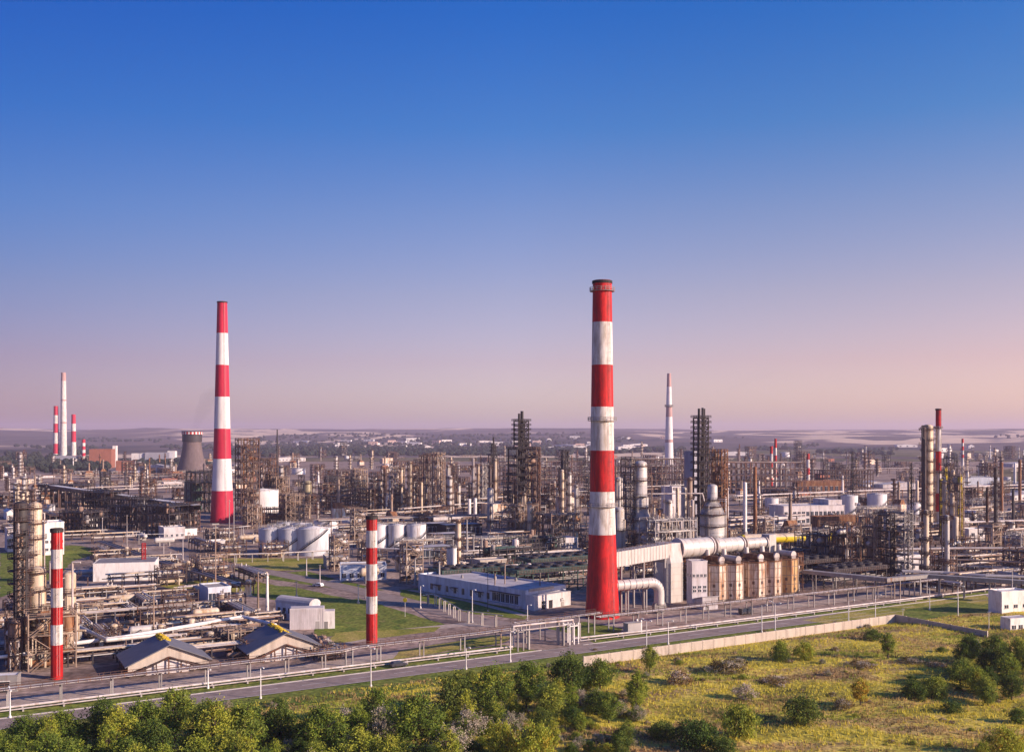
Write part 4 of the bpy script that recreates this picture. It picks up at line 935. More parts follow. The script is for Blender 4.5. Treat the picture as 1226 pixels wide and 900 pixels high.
p = G(352, 745); t = thing('barrel_roof_hall', 'narrow arched-roof hall with dark doorway behind the white modules', 'building', (p.x, p.y+6, 0), TH+PI/2+.45)
q = MB(); q.box(0,0,0,15,5,5.4); q.build('wall','wall_blue',t); q = MB(); q.extrude_poly([(2.7*math.cos(a*PI/8), 5.4+1.9*math.sin(a*PI/8)) for a in range(9)], (1,0,0), (-7.6,0,0), (0,1,0), 15.2); q.build('roof','roof_light',t)
for k in range(6): q = MB(); q.box(-6+k*2.4, 2.52, 2.2, 1.2, .12, 1.6); q.build('window','glass_dark',t)
q = MB(); q.box(-7.6,0,0,.15,1.8,3.2); q.build('door','dark_void',t)
for i, (x, yb, yt) in enumerate(((309,730,684),(320,735,686))): mast(x, yb, yt, ['thinner tan exhaust mast left of the white one','thick white exhaust mast above the arched-roof hall'][i], ['steel_tan','white'][i], [.4,.6][i])
mast(258, 716, 628, 'tall tan pole with square foot above the blue sided pump house', 'steel_tan', .32, True); mast(184, 768, 708, 'rusty yellow footed pole behind the left gabled shed', 'steel_tan', .3)
lattice(172, 690, 650, 4, 'red lattice mast at the right end of the white storehouse', 'red_paint', 1.0, thick=1.2)
mast(274.5, 655, 598, 'grey thin pole at the foot of the tapered pink-red chimney', 'steel_grey', .35); mast(280, 652, 600, 'second grey thin pole right of the tapered pink-red chimney', 'steel_grey', .3)
# ================================================================ left column unit
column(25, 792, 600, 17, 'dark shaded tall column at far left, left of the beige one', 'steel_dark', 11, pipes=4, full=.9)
column(42, 742, 601, 16, 'tall beige insulated column behind the far left unit', 'clad_cream', 7, pipes=3)
column(45, 788, 678, 19, 'shorter stout beige column in the left corner unit', 'clad_cream', 5, pipes=4)
column(83, 782, 684, 15, 'beige column partly hidden by the left striped stack', 'clad_cream', 5, pipes=4)
frame(60, 797, 735, 66, 9, 'rusty tan braced scaffold carrying the left corner columns', 3, m='steel_tan', pipes=26, vessels=8, pm=('clad_cream','pipe_brown','clad_cream','rust'), ms=.3)
frame(16, 800, 742, 34, 9, 'dark pipe filled scaffold at the left edge', 3, m='steel_brown', pipes=20, vessels=6, ms=.28)
t = thing('pipe_loop', 'pale looped piping climbing beside the left striped stack', 'pipe', G(66,790), 0); s = SC(790)
for x0, x1, z0, z1, y in ((-1.8,1.5,20,26,1),(4.6,6.8,12,26,0),(6,8.4,8,12.5,-.5),(-3.4,.2,6,14.5,0),(2.6,7,3,17,1.5),(-5.2,-4.0,1,24,1)):
    q = MB(); q.tube([(x1,y,z0),(x0,y,z0),(x0,y,z1),(x1,y,z1)], .3, 8); q.build('pipe','pipe_light' if z1 > 20 else 'clad_cream',t)
simple_pipe([G(0,786,4), G(34,782,4), G(34,782,1), G(150,775,1.0)], .45, 'white', 'white pipe with an elbow flange before the left scaffold', 'pipeline')
simple_pipe([G(88,770,4), G(150,762,4.4), G(290,738,4.4), G(330,748,4.4)], .55, 'white', 'long white pipe crossing behind the gabled sheds with a bend at its end', 'pipeline', 9)
simple_pipe([G(90,748,5), G(128,766,5), G(185,760,4)], .6, 'clad_silver', 'thick silver pipe slanting down towards the left gabled shed', 'pipeline', 9)
p = G(8, 826); t = thing('small_kiosk', 'small pale roofed kiosk with open front at the left edge', 'kiosk', (p.x, p.y, 0), TH*.4); building_parts(t, 5.4, 3.6, 3.6, 'steel_grey', 'white', [], .3, 0, [(0,-.4,2.8,2.4,'dark_void')])
# ================================================================ tank farm, centre left
TG = 'three big pale tanks in the centre-left'
for i, (x, w_) in enumerate(((322,32),(346,34),(371,42))): tank(x, 664+i*.8, 634, w_, ['leftmost of the three big overlapping tanks','middle of the three big overlapping tanks','rightmost and widest of the three big overlapping tanks, sunlit edge'][i], 'tank_blue', TG)
TG2 = 'three white tanks right of the apron stack'
for i, (x, w_) in enumerate(((453,20),(474,22),(497,24))): tank(x, 657, 629, w_, ['white tank half hidden by the apron striped stack','white tank between the half hidden one and the widest of its trio','rightmost white tank of the trio right of the apron stack'][i], 'tank_white', TG2)
for i, (x, yb, yt, w_) in enumerate(((340,636,627,22),(358,638,628,26),(388,640,625,30),(420,637,621,24),(405,650,640,16),(327,640,630,18))):
    tank(x, yb, yt, w_, ['low white tank behind the leftmost big tank','low white tank behind the middle big tank','low wide white tank behind the rightmost big tank','taller white tank seen just left of the apron stack','small low white tank right of the widest big tank','small white tank at the back left of the tank farm'][i], 'tank_white')
bld(435, 694, 678, 60, 12, 'pale low wall-like store behind the apron striped stack', 'wall_blue', 'concrete_warm', rot=TH*.3, wins=((0,6,1,2,1.6),)); bld(404, 680, 668, 34, 12, 'cream low retaining block right of the widest big tank', 'concrete_warm', 'concrete', rot=.3)
rack([G(255,674),G(330,672),G(400,668),G(455,664)], 'pale pipe rack in front of the big tanks', 2.2, (3.4,), 7, 3, .3, 'steel_grey', 'concrete', seed=22, pm=('pipe_light','white'))
rack([G(150,652),G(215,650),G(300,640)], 'light pipe rack crossing behind the white storehouse', 2.0, (5,), 14, 3, .3, 'steel_grey', 'concrete', seed=23, pm=('pipe_light','white'))
rack([G(120,656),G(170,674),G(235,694),G(290,712)], 'dark wide pipe rack slanting down right of the white storehouse', 6, (3.2,), 8, 10, .35, 'steel_dark', 'concrete', seed=24, pm=('pipe_brown','steel_dark','steel_grey'))
rack([G(90,703),G(150,701),G(212,697)], 'long pale pipe rack before the white storehouse', 2.2, (3.6,), 8, 3, .4, 'steel_grey', 'steel_brown', seed=25, pm=('white','pipe_light'))
rack([G(440,673),G(500,675),G(560,677),G(625,672)], 'pale pipe rack in front of the white tank trio', 2.4, (6.2,), 12, 3, .3, 'steel_grey', 'concrete', seed=26, pm=('pipe_light','white'))
for i, (x, yb, yt) in enumerate(((152,660,616),(196,668,650),(219,670,645),(204,676,660),(281,676,662),(383,702,676),(355,714,696),(429,722,700),(438,716,703),(367,690,668))):
    mast(x, yb, yt, 'pale thin post', 'pipe_light', .25, auto=True, group='thin pale posts around the inner road')
for i, (x, yb, yt) in enumerate(((497,700,668),(526,706,672),(567,676,640),(577,672,645),(559,668,622))): mast(x, yb, yt, 'concrete pipe support column', 'concrete', .45, auto=True, group='concrete support columns around the long hall')
# white gallery at left and the dark racks beneath
t = thing('conveyor_gallery', 'long raised gallery with bright roof sloping down across the upper left plant', 'gallery', (0,0,0)); A = G(48, 606); B = G(238, 645); A.z = 13; B.z = 19
A = G(48, 604); B = G(236, 640); za = HC-(579-HY)*A.y/F; zb = HC-(605-HY)*B.y/F; t.location = (A.x, A.y, 0); d = B-A; L_ = d.length; t.rotation_euler[2] = math.atan2(d.y, d.x)
q = MB(); n = 24
for i in range(n): x0, x1 = L_*i/n, L_*(i+1)/n; z0 = za+(zb-za)*i/n; z1 = za+(zb-za)*(i+1)/n; q.add([(x0,-2.6,z0),(x1,-2.6,z1),(x1,2.6,z1),(x0,2.6,z0),(x0,-2.6,z0+.4),(x1,-2.6,z1+.4),(x1,2.6,z1+.4),(x0,2.6,z0+.4)], [(3,2,1,0),(4,5,6,7),(0,1,5,4),(2,3,7,6)])
q.build('roof','white',t); q = MB()
for i in range(n): x0, x1 = L_*i/n, L_*(i+1)/n; z0 = za+(zb-za)*i/n-2.6; z1 = za+(zb-za)*(i+1)/n-2.6; q.add([(x0,-2.2,z0),(x1,-2.2,z1),(x1,2.2,z1),(x0,2.2,z0),(x0,-2.2,z0+2.55),(x1,-2.2,z1+2.55),(x1,2.2,z1+2.55),(x0,2.2,z0+2.55)], [(3,2,1,0),(4,5,6,7),(0,1,5,4),(2,3,7,6)])
q.build('box','steel_brown',t)
me = MB(); me.box(-.8,-2,0,.4,.4,1); me.box(.8,-2,0,.4,.4,1); me.box(-.8,2,0,.4,.4,1); me.box(.8,2,0,.4,.4,1); me = me.mesh('post','steel_brown')
for k in range(18): x = L_*(k+.5)/18; put('post', me, t, (x,0,0), 0, (1,1,za+(zb-za)*(k+.5)/18-2.6))
# ================================================================ landmark structures of the middle ground
# tall scaffold right of the tapered chimney
frame(296, 622, 526, 31, 14, 'tall brown open scaffold tower right behind the tapered pink-red chimney', 11, m='steel_brown', pipes=30, vessels=14, ms=.55, nx=3, pm=('rust','steel_tan','pipe_brown'), name='reactor_structure')
frame(321, 616, 550, 26, 12, 'stepped brown scaffold leaning against the tall scaffold tower', 8, m='steel_brown', pipes=20, vessels=8, ms=.5, nx=3, pm=('rust','steel_tan','pipe_brown'), name='reactor_structure')
frame(336, 617, 572, 22, 10, 'lowest brown step of the scaffold group beside the dark stack', 5, m='steel_tan', pipes=12, vessels=5, ms=.5, nx=2, pm=('steel_tan','pipe_brown'), name='reactor_structure')
tank(310, 622, 588, 38, 'white cylindrical hopper inside the scaffold group foot', 'white', stairs=False); frame(318, 627, 609, 40, 8, 'low dark pipe frame hiding the foot of the white hopper', 3, m='steel_brown', pipes=22, vessels=8, ms=.5, nx=5, pm=('rust','steel_tan','pipe_brown'), decks=1)
frame(349, 627, 592, 32, 14, 'tan stair scaffold at the right foot of the white hopper', 5, m='steel_tan', pipes=12, vessels=5, ms=.55, nx=4, pm=('rust','steel_tan','pipe_brown'))
frame(302, 632, 606, 24, 10, 'low tan pipe scaffold at the left foot of the white hopper', 3, m='steel_tan', pipes=14, ms=.5, nx=3, pm=('steel_tan','pipe_light'))
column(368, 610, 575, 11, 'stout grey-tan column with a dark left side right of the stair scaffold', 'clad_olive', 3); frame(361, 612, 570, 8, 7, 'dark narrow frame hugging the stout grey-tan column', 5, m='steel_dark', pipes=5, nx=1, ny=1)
# dark racks under gallery
for i, (x, yb, yt, w_, d) in enumerate(((80,606,580,60,24),(120,622,588,60,24),(160,632,596,60,24),(200,640,604,62,26),(100,640,612,46,20),(230,638,603,14,10))):
    frame(x, yb, yt, w_, d, ['dark rack block under the far end of the sloping gallery','dark rack block second from the far end of the gallery','dark rack block under the middle of the sloping gallery','dark rack block at the near end of the sloping gallery','low dark rack block in front of the gallery middle','tan lattice frame under the near tip of the gallery'][i], 4, m=['steel_dark','steel_brown'][i > 4], pipes=46, vessels=14, nx=6 if w_ > 20 else 1, ny=3 if w_ > 20 else 1, ms=.4, rot=-.35, pm=('steel_dark','pipe_brown','steel_grey','steel_brown','steel_dark'), decks=.8)
frame(242, 612, 565, 46, 30, 'dark blue-green sheeted hall frame left behind the tapered chimney', 4, m='steel_dark', pipes=6, nx=5, ms=.5, decks=1); bld(236, 611, 578, 30, 26, 'dark teal sheeted hall between gallery and tapered chimney', 'green_paint', 'roof_grey')
# centre flare-like towers
def flare_tower(px, pyb, label, spec, stacks, m='steel_dark', name='fractionator_tower'):
    "spec: (top row, width px, levels) nested frames; stacks: (dx, top row, width)"
    p = G(px, pyb); s = SC(pyb); t = thing(name, label, 'tower', (p.x, p.y, 0), TH); Z = lambda r: HC-(r-HY)*s
    zb = 0
    for top, w_, nl, dx in spec:
        zt = Z(top); w = w_*s*.82; q = MB(); b = MB(); x0 = dx*s
        for x in (-w/2, 0, w/2):
            for y in (-w*.38, w*.38): q.box(x0+x, y, zb, .6, .6, zt-zb)
        for k in range(nl):
            z = zb+(zt-zb)*(k+1)/nl
            for y in (-w*.38, w*.38): q.box(x0, y, z-.5, w, .4, .5)
            for x in (-w/2, w/2): q.box(x0+x, 0, z-.51, .4, w*.76, .5)
            z0 = zb+(zt-zb)*k/nl; sg = 1 if k % 2 else -1
            b.beam((x0-sg*w/2, -w*.4, z0), (x0+sg*w/2, -w*.4, z), .4); b.beam((x0+w*.51, -sg*w*.38, z0), (x0+w*.51, sg*w*.38, z), .4)
            d_ = MB(); d_.box(x0, 0, z, w+2.2, w*.76+2.2, .14)
            hw, hd = w/2+1.05, w*.38+1.05
            for p0, p1 in (((x0-hw,-hd,z),(x0+hw,-hd,z)),((x0+hw,-hd,z),(x0+hw,hd,z)),((x0+hw,hd,z),(x0-hw,hd,z)),((x0-hw,hd,z),(x0-hw,-hd,z))): d_.rail(p0, p1, 1.15, .22, 2.2)
            d_.build('platform', m, t)
        q.build('frame', m, t); b.build('brace', m, t); zb = zt if top > spec[-1][0] else zb
    for dx, top, w_ in stacks: q = MB(); q.cyl((dx*s, 0, 0), (dx*s, 0, Z(top)), w_*s*.85, w_*s*.6, 12); q.build('stack', 'steel_dark', t)
    r_ = random.Random(px); w = spec[0][1]*s*.3
    for k in range(14):
        q = MB(); z0 = r_.uniform(0, Z(spec[-1][0])*.6); x = r_.uniform(-w, w); q.cyl((x, r_.uniform(-w,w)*.7, z0), (x, r_.uniform(-w,w)*.7, min(Z(spec[-1][0]), z0+r_.uniform(8,26))), r_.uniform(.3,1.1), n=10); q.build('riser_pipe', r_.choice(['steel_dark','steel_brown','steel_dark','steel_grey']), t)
    return t
flare_tower(625, 636, 'tallest dark many-platformed tower with twin stacks in the plant centre', [(610,34,2,2),(537,32,7,0),(504,17,6,-1),], [(-4,495,2.4),(0,492,3.0),(3,506,2.2)])
frame(638, 640, 537, 17, 12, 'brown open frame attached to the right of the tallest dark tower', 11, m='steel_brown', pipes=26, vessels=12, ms=.5, nx=2, pm=('steel_tan','pipe_brown','clad_cream'))
frame(622, 641, 604, 44, 16, 'sunlit tan pipe frame at the foot of the tallest dark tower', 4, m='steel_tan', pipes=22, vessels=8, nx=4, pm=('clad_cream','pipe_light','rust'))
for i, (x, yb, yt, w_) in enumerate(((634,645,600,6),(617,640,575,4.5),(628,642,590,4))): column(x, yb, yt, w_, ['cream column lit at the foot of the tallest dark tower','thin dark column left inside the tallest dark tower foot','thin cream column between the two at the tallest tower foot'][i], ['clad_cream','steel_brown','clad_cream'][i], 4)
column(587, 633, 584, 7.5, 'clean silver upright drum left of the tallest dark tower', 'clad_silver', 1, cat='vessel', name='upright_vessel')
column(562, 618, 597, 4, 'short white drum, left one of the pair behind the silver upright drum', 'white', 0, cat='vessel', name='upright_vessel', pipes=0); column(569, 618, 596, 4, 'short white drum, right one of the pair behind the silver upright drum', 'white', 0, cat='vessel', name='upright_vessel', pipes=0)
t = flare_tower(590, 606, 'slim dark platformed tower left behind the tallest dark tower', [(545,10,6,0),(532,5,3,1)], [(1,523,1.6)])
frame(578, 608, 556, 14, 9, 'pale multi-deck frame left of the slim dark tower', 8, m='steel_grey', pipes=10, vessels=6, ms=.5, pm=('pipe_light','clad_silver')); mast(575.5, 606, 543, 'thin pole above the pale multi-deck frame', 'steel_brown', .5)
flare_tower(676, 618, 'dark frame tower between the tallest dark tower and the big chimney', [(562,13,6,0),(540,8,3,0)], [(-2,540,2),(2,538,2)]); column(673, 632, 562, 4.5, 'tan slim column in front of the frame tower left of the big chimney', 'clad_cream', 6)
column(682, 628, 565, 4.5, 'silver slim column just left of the big chimney', 'clad_silver', 5); column(690, 630, 580, 5, 'second silver slim column almost touching the big chimney', 'clad_silver', 4)
bld(685, 620, 596, 24, 16, 'orange-beige block left of the big chimney', 'panel_beige', 'roof_grey'); bld(600, 618, 604, 36, 16, 'orange-tan flat store behind the silver upright drum', 'panel_beige', 'concrete')
frame(672, 645, 615, 60, 16, 'low tan frame full of exchangers left of the big chimney', 3, m='steel_tan', pipes=34, vessels=14, nx=6, pm=('clad_cream','pipe_light','rust'))
# field of columns 470..600
rr = random.Random(21)
for i in range(22):
    x = 462+i*6.2+rr.uniform(-2, 2); yb = rr.uniform(606, 616); yt = rr.choice([rr.uniform(548, 565), rr.uniform(570, 592)])
    column(x, yb, yt, rr.uniform(2.6, 4.6), 'slim column', rr.choice(['clad_cream','clad_silver','pipe_light','steel_brown','clad_cream']), rr.choice([3, 5, 7]), auto=True, group='slim columns of the centre-left unit', pipes=1)
for i, (x, yb, yt, w_) in enumerate(((515,617,544,14),(525,619,543,12),(497,612,556,16),(475,610,560,18),(452,606,566,20),(430,604,562,20),(540,612,560,12),(410,604,572,18),(508,610,546,9))):
    frame(x, yb, yt, w_, 9, 'open brown multi-deck frame', 8, m=rr.choice(['steel_brown','steel_tan']), pipes=14, vessels=6, ms=.42, auto=True, group='multi-deck frames of the centre-left unit', rnd=None) if False else frame_parts(thing('steel_structure','open brown multi-deck frame','steel frame',(G(x,yb).x,G(x,yb).y,0),TH,'multi-deck frames of the centre-left unit',True), w_*SC(yb)*.8, 9, [HT(yb,yt)*(k+1)/8 for k in range(8)], m=['steel_brown','steel_tan'][i%2], pipes=14, vessels=6, ms=.42, rnd=random.Random(i))
# dark coolers behind the long hall
def cooler(px, py, w, d, label, h=7, m='green_paint', rot=TH, fans=6, group='banks of dark fin-fan coolers'):
    p = G(px, py); t = thing('air_cooler', label, 'air cooler', (p.x, p.y, 0), rot, group); q = MB()
    nx = max(2, int(w/6))
    for i in range(nx+1):
        for y in (-d/2, 0, d/2): q.box(-w/2+w*i/nx, y, 0, .35, .35, h)
    for y in (-d/2, 0, d/2): q.box(0, y, h*.5, w, .3, .3); q.box(0, y, h-.4, w, .3, .4)
    for i in range(nx): x = -w/2+w*i/nx; q.beam((x,-d/2-.2,0),(x+w/nx,-d/2-.2,h*.5),.2)
    q.build('frame', m, t); q = MB(); q.box(0,0,h,w+.6,d+.6,1.3); q.build('bundle_box', m, t)
    q = MB()
    for i in range(int(w/1.2)): q.box(-w/2+i*1.2+.6, -d/2-.36, h+.1, .12, .14, 1.15)
    q.build('rib','steel_grey',t)
    fm = MB(); fm.cyl((0,0,0),(0,0,.8),2.0,n=16); fm.cyl((0,0,.8),(0,0,.95),.5,n=8); fm = fm.mesh('fan_ring','steel_dark')
    k = max(1, int(w/5)); 
    for i in range(k): 
        for y in ((-d/4, d/4) if d > 9 else (0,)): put('fan_ring', fm, t, (-w/2+w*(i+.5)/k, y, h+1.3))
    q = MB(); 
    for p0, p1 in (((-w/2,-d/2-1,h),(w/2,-d/2-1,h)),((w/2,-d/2-1,h),(w/2,d/2+1,h))): q.rail(p0, p1, 1.1, .09, 2.4)
    q.box(0,-d/2-.7,h-.1,w,1,.1); q.build('walkway','steel_brown',t)
    q = MB()
    for y in (-d/3, 0, d/3): q.cyl((-w/2,y,h*.55),(w/2,y,h*.55),.28,n=8)
    q.build('header_pipe','steel_grey',t); return t
CO = ['dark green cooler bank directly behind the long hall','dark cooler bank behind the long hall roof vents','dark cooler bank left of the big chimney foot','rear dark cooler bank, left half behind the hall','rear dark cooler bank touching the big chimney','rearmost cooler row below the tan exchanger frame']
for i, (x, y, w_) in enumerate(((562,700,30),(607,697,26),(655,706,34),(615,678,30),(668,688,34),(640,664,30))):
    if i in (1, 3, 5):
        p = G(x, y); frame_parts(thing('pipe_structure', CO[i].replace('cooler bank','pipe structure').replace('cooler row','pipe structure'), 'steel frame', (p.x,p.y,0), TH, 'dark structures behind the long hall'), w_, 10, [3.2,6.2,8.6][:2+(i>1)], nx=7, ny=2, ms=.3, m='green_paint' if i == 1 else 'steel_dark', deck='steel_dark', pipes=34, vessels=12, rnd=random.Random(i), pm=('pipe_brown','steel_grey','green_paint','steel_dark','pipe_light'))
    else: cooler(x, y, w_, 12, CO[i], 6+i%3, fans=4)
for i, (x, y, w_) in enumerate(((523,668,34),(545,652,36),(520,640,30),(556,641,32))): bld(x, y, y-13, w_*1.7, 12, ['open pillared loading shed behind the white silos','long low roofed shelter left of the silver upright drum','low purple-grey shelter right of the white tank trio','flat pale shelter behind the pillared loading shed'][i], 'dark_void', 'roof_light', wins=((0,8,1,4,2),(1,3,1,4,2)), parapet=.3)
bld(591, 688, 671, 42, 8, 'pale cream concrete wall block behind the cooler banks', 'concrete_warm', 'concrete', rot=.5)
# cluster behind the chimney
column(767, 662, 550, 22, 'stout stepped grey column with dark left flank right of the big chimney', 'clad_silver', 0, seg=[(0,23),(.42,23),(.46,19),(.62,19),(.66,15.5),(1,15.5)], plats=(.2,.38,.52,.64,.82,.98), pipes=5, full=.9)
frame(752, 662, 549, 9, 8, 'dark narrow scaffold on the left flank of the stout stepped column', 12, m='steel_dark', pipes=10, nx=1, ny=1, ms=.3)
column(741, 655, 571, 9, 'slimmer silver column between the big chimney and the stout stepped one', 'clad_silver', 4, pipes=3); frame(749, 650, 578, 9, 6, 'pale little frame beside the slimmer silver column', 8, m='steel_grey', pipes=6, nx=1, ny=1)
column(741, 668, 607, 13, 'grey drum column at the foot right beside the big chimney', 'clad_silver', 3, pipes=3)
for i, (x, yb, yt, w_) in enumerate(((783,664,604,3.4),(789,664,610,3.4),(801,664,598,8),(811,660,584,4),(819,650,583,7),(829,664,598,4.5),(793,656,615,5),(808,668,628,7),(826,654,571,6))):
    column(x, yb, yt, w_, 'slim column', ['clad_cream','rust','clad_silver','clad_cream','clad_silver','pipe_light','clad_cream','clad_silver','steel_tan'][i], [2,2,3,2,1,1,2,2,4][i], auto=True, group='slim columns between the stout stepped column and the dome-shouldered one')
mast(795, 640, 571, 'thin pale pole among the slim columns right of the stepped one', 'pipe_light', .2)
frame(800, 672, 622, 70, 12, 'busy pipe frame at the foot of the slim columns behind the flue pipe', 4, m='steel_grey', pipes=44, vessels=16, nx=6, pm=('pipe_light','clad_silver','steel_grey','clad_cream'))
column(853, 660, 575, 30, 'broad dome-shouldered grey column below the rusty frame', 'clad_silver', 0, seg=[(0,30),(.58,30),(.72,20),(.78,12),(1,12)], plats=(.22,.4,.58,.7,.8), pipes=4, full=1.0)
flare_tower(840, 652, 'dark platformed tower with three stacks above the dome-shouldered column', [(602,16,3,0),(545,17,6,-1),(500,17,7,-1)], [(-4,489,2.6),(1.5,488,2.4),(4,489,2.4)])
frame(860, 650, 540, 19, 10, 'rusty red-brown frame right of the dark three-stack tower', 12, m='rust', pipes=22, vessels=14, ms=.45, nx=2, pm=('rust','steel_tan','pipe_brown'))
bld(832, 640, 541, 13, 8, 'blue-grey box clad shaft left of the dark three-stack tower', 'far_hall', 'roof_grey', name='clad_shaft')
column(892, 640, 577, 4.5, 'white slim column right of the rusty frame', 'white', 0, pipes=0); column(904, 648, 558, 5, 'brown slim stack with a pale tip right of the white slim column', 'rust', 1, pipes=0, seg=[(0,5),(1,4)])
bld(870, 628, 585, 15, 10, 'cream tall box block right of the rusty frame', 'wall_pale', 'roof_light'); bld(810, 620, 583, 22, 12, 'cream rooftop block behind the slim columns', 'wall_pale', 'roof_light')
t = thing('overhead_pipe', 'long horizontal overhead line between the stepped and the dome-shouldered columns', 'pipe', G(775,655), 0); q = MB(); q.tube([(0,0,HT(655,591)),(30,4,HT(655,591)),(31,4,HT(655,600))], .35); q.build('pipe','pipe_light',t); q = MB(); q.box(29,4,0,.4,.4,HT(655,591)); q.box(2,0,0,.4,.4,HT(655,591)); q.build('post','steel_grey',t)
# big open lattice hall (grid of steel) behind
for i, (x, yb, yt, w_) in enumerate(((770,590,549,110),(905,590,553,110),(640,580,552,110),(1010,588,562,60))):
    p = G(x, yb); frame_parts(thing('steel_hall_skeleton', ['bare steel grid structure stretching behind the big chimney and stepped column','bare steel grid structure right of the three-stack tower','bare steel grid structure behind the tallest dark tower','bare steel grid structure above the brown roofed hall'][i], 'steel frame', (p.x,p.y,0), .12), w_*SC(yb), 26, [HT(yb,yt)*(k+1)/5 for k in range(5)], nx=18, ny=2, ms=.75, m='steel_brown', deck='steel_dark', decks=.2, brace=False, stair=False, rails=False, rnd=random.Random(i), pipes=30)
# yellow drum
p = G(890, 668); t = thing('yellow_drum', 'long pale-topped yellow-bellied horizontal drum above the furnaces', 'drum', (p.x, p.y, 0), TH*.5); z = HT(668, 645); 
q = MB(); n = 20; Ld = 47; R_ = 2.3; vs_ = [(x, R_*math.cos(2*PI*i/n), z+R_*math.sin(2*PI*i/n)) for x in (0, Ld) for i in range(n)]
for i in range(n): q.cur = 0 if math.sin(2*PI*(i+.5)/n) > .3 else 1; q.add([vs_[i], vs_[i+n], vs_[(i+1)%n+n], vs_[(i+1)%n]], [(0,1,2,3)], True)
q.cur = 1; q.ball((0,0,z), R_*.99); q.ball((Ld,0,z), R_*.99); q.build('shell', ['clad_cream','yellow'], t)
for x in (13,): q = MB(); q.ring(0,0,0,R_-.05,R_+.15,.5,n=20); o = q.build('band','steel_dark',t); o.rotation_euler = (0,PI/2,0); o.location = (x,0,z)
for x in (3, 13, 24, 35, 45): q = MB(); q.box(x,-1.4,0,.4,.4,z-1.5); q.box(x,1.4,0,.4,.4,z-1.5); q.box(x,0,z-2,.4,3.2,.4); q.build('support','steel_brown',t)
# ================================================================ right part
column(1111, 640, 508, 12, 'tall beige column with dark looped overhead pipe, left of the red topped stack', 'clad_cream', 9, pipes=5, full=.95)
column(1106, 641, 511, 5.5, 'thin dark column tight against the left side of the tall beige one', 'steel_brown', 7, pipes=0)
t = thing('overhead_loop', 'dark overhead pipe loop hooked on the tall beige column', 'pipe', G(1104,642), 0); s = SC(642); q = MB(); z1 = HT(642,511); q.tube([(3.6,0,z1+.6),(0,0,z1+.6),(0,0,z1-6),(1.6,0,z1-7.5),(1.6,0,4)], .42); q.build('pipe','steel_dark',t)
for i, (x, yb, yt, w_) in enumerate(((1133,650,556,11),(1145,652,560,14),(1138,645,548,8))): frame(x, yb, yt, w_, 7, ['brown scaffold carrying the red topped stack base','tan scaffold with yellow columns right of the red topped stack','thin scaffold between the red topped stack and the tan one'][i], 10, m=['steel_brown','steel_tan','steel_dark'][i], pipes=12, vessels=6, nx=1, ny=1, ms=.35, pm=('clad_cream','pipe_brown','yellow'))
column(1131, 652, 575, 5, 'yellowish slim column left in the tan scaffold', 'clad_cream', 6); column(1144, 656, 618, 7, 'pale stub column below the tan scaffold', 'clad_cream', 1); column(1140, 655, 590, 5, 'yellowish slim column right in the tan scaffold', 'clad_cream', 5)
frame(1077, 692, 613, 26, 9, 'grey lattice tower frame in front of the tall beige column', 8, m='steel_grey', pipes=8, nx=2, ny=1, ms=.35, brace=True, vessels=2); frame(1059, 692, 616, 9, 8, 'dark narrow frame at the left flank of the grey lattice tower frame', 8, m='steel_dark', pipes=8, nx=1, ny=1, ms=.35, decks=1)
for i, (x, yb, yt, w_) in enumerate(((1040,690,618,24),(1012,692,628,34),(985,688,640,28),(1030,686,640,60),(968,680,640,30))): frame(x, yb, yt, w_, 9, ['tan tall bay frame left of the dark narrow frame','brown wide bay frame in the right-hand pipe block','dark bay frame right of the yellow drum','low tan bay frame at the foot of the right-hand pipe block','dark low frame under the yellow drum tip'][i], [6,5,4,3,3][i], m=['steel_tan','steel_brown','steel_dark','steel_brown','steel_dark'][i], pipes=26, vessels=10, ms=.34, nx=3, pm=('pipe_light','pipe_brown','clad_silver','clad_cream'))
CO2 = ['dark cooler bank right behind the rightmost furnace','dark cooler bank under the yellow drum','cooler bank at the left of the right-hand pipe block','cooler bank with pale fans behind the yellow drum','cooler bank below the tall beige column']
for i, (x, y, w_, h) in enumerate(((975,694,34,8),(935,690,30,9),(1018,702,30,7),(985,662,44,8),(1095,668,44,7))): cooler(x, y, w_, 10, CO2[i], h, ['steel_dark','steel_dark','steel_dark','steel_grey','steel_brown'][i])
# angled gallery
gp = [G(963,707), G(1062,718), G(1110,713), G(1232,722)]; za = 6.8; t = thing('pipe_gallery', 'long pale zigzag pipe gallery on posts right of the furnaces', 'gallery', (0,0,0)); t.location = gp[0]; P = [p-gp[0] for p in gp]
a_, b_ = strip(P, 3.4); q = MB()
for i in range(3):
    q.add([(a_[i].x,a_[i].y,za),(b_[i].x,b_[i].y,za),(b_[i+1].x,b_[i+1].y,za),(a_[i+1].x,a_[i+1].y,za),(a_[i].x,a_[i].y,za+1.3),(b_[i].x,b_[i].y,za+1.3),(b_[i+1].x,b_[i+1].y,za+1.3),(a_[i+1].x,a_[i+1].y,za+1.3)], [(3,2,1,0),(4,5,6,7),(0,1,5,4),(1,2,6,5),(2,3,7,6),(3,0,4,7)])
q.build('deck','steel_grey',t); me = MB(); me.box(0,-1.3,0,.35,.35,za); me.box(0,1.3,0,.35,.35,za); me = me.mesh('post','steel_grey')
for a, b in zip(P, P[1:]):
    n = int((b-a).length/7)
    for k in range(n): x = a.lerp(b, (k+.5)/n); put('post', me, t, x, math.atan2((b-a).y,(b-a).x))
rack([G(1080,700),G(1130,702),G(1180,706),G(1240,708)], 'brown low pipe rack below the right end of the zigzag gallery', 6, (2.6,5), 7, 9, .35, 'steel_brown', 'steel_grey', seed=41)
rack([G(1090,688),G(1160,690),G(1240,694)], 'pale pipe rack behind the right end of the zigzag gallery', 5, (4,6.5), 8, 8, .35, 'steel_brown', 'steel_grey', seed=42)
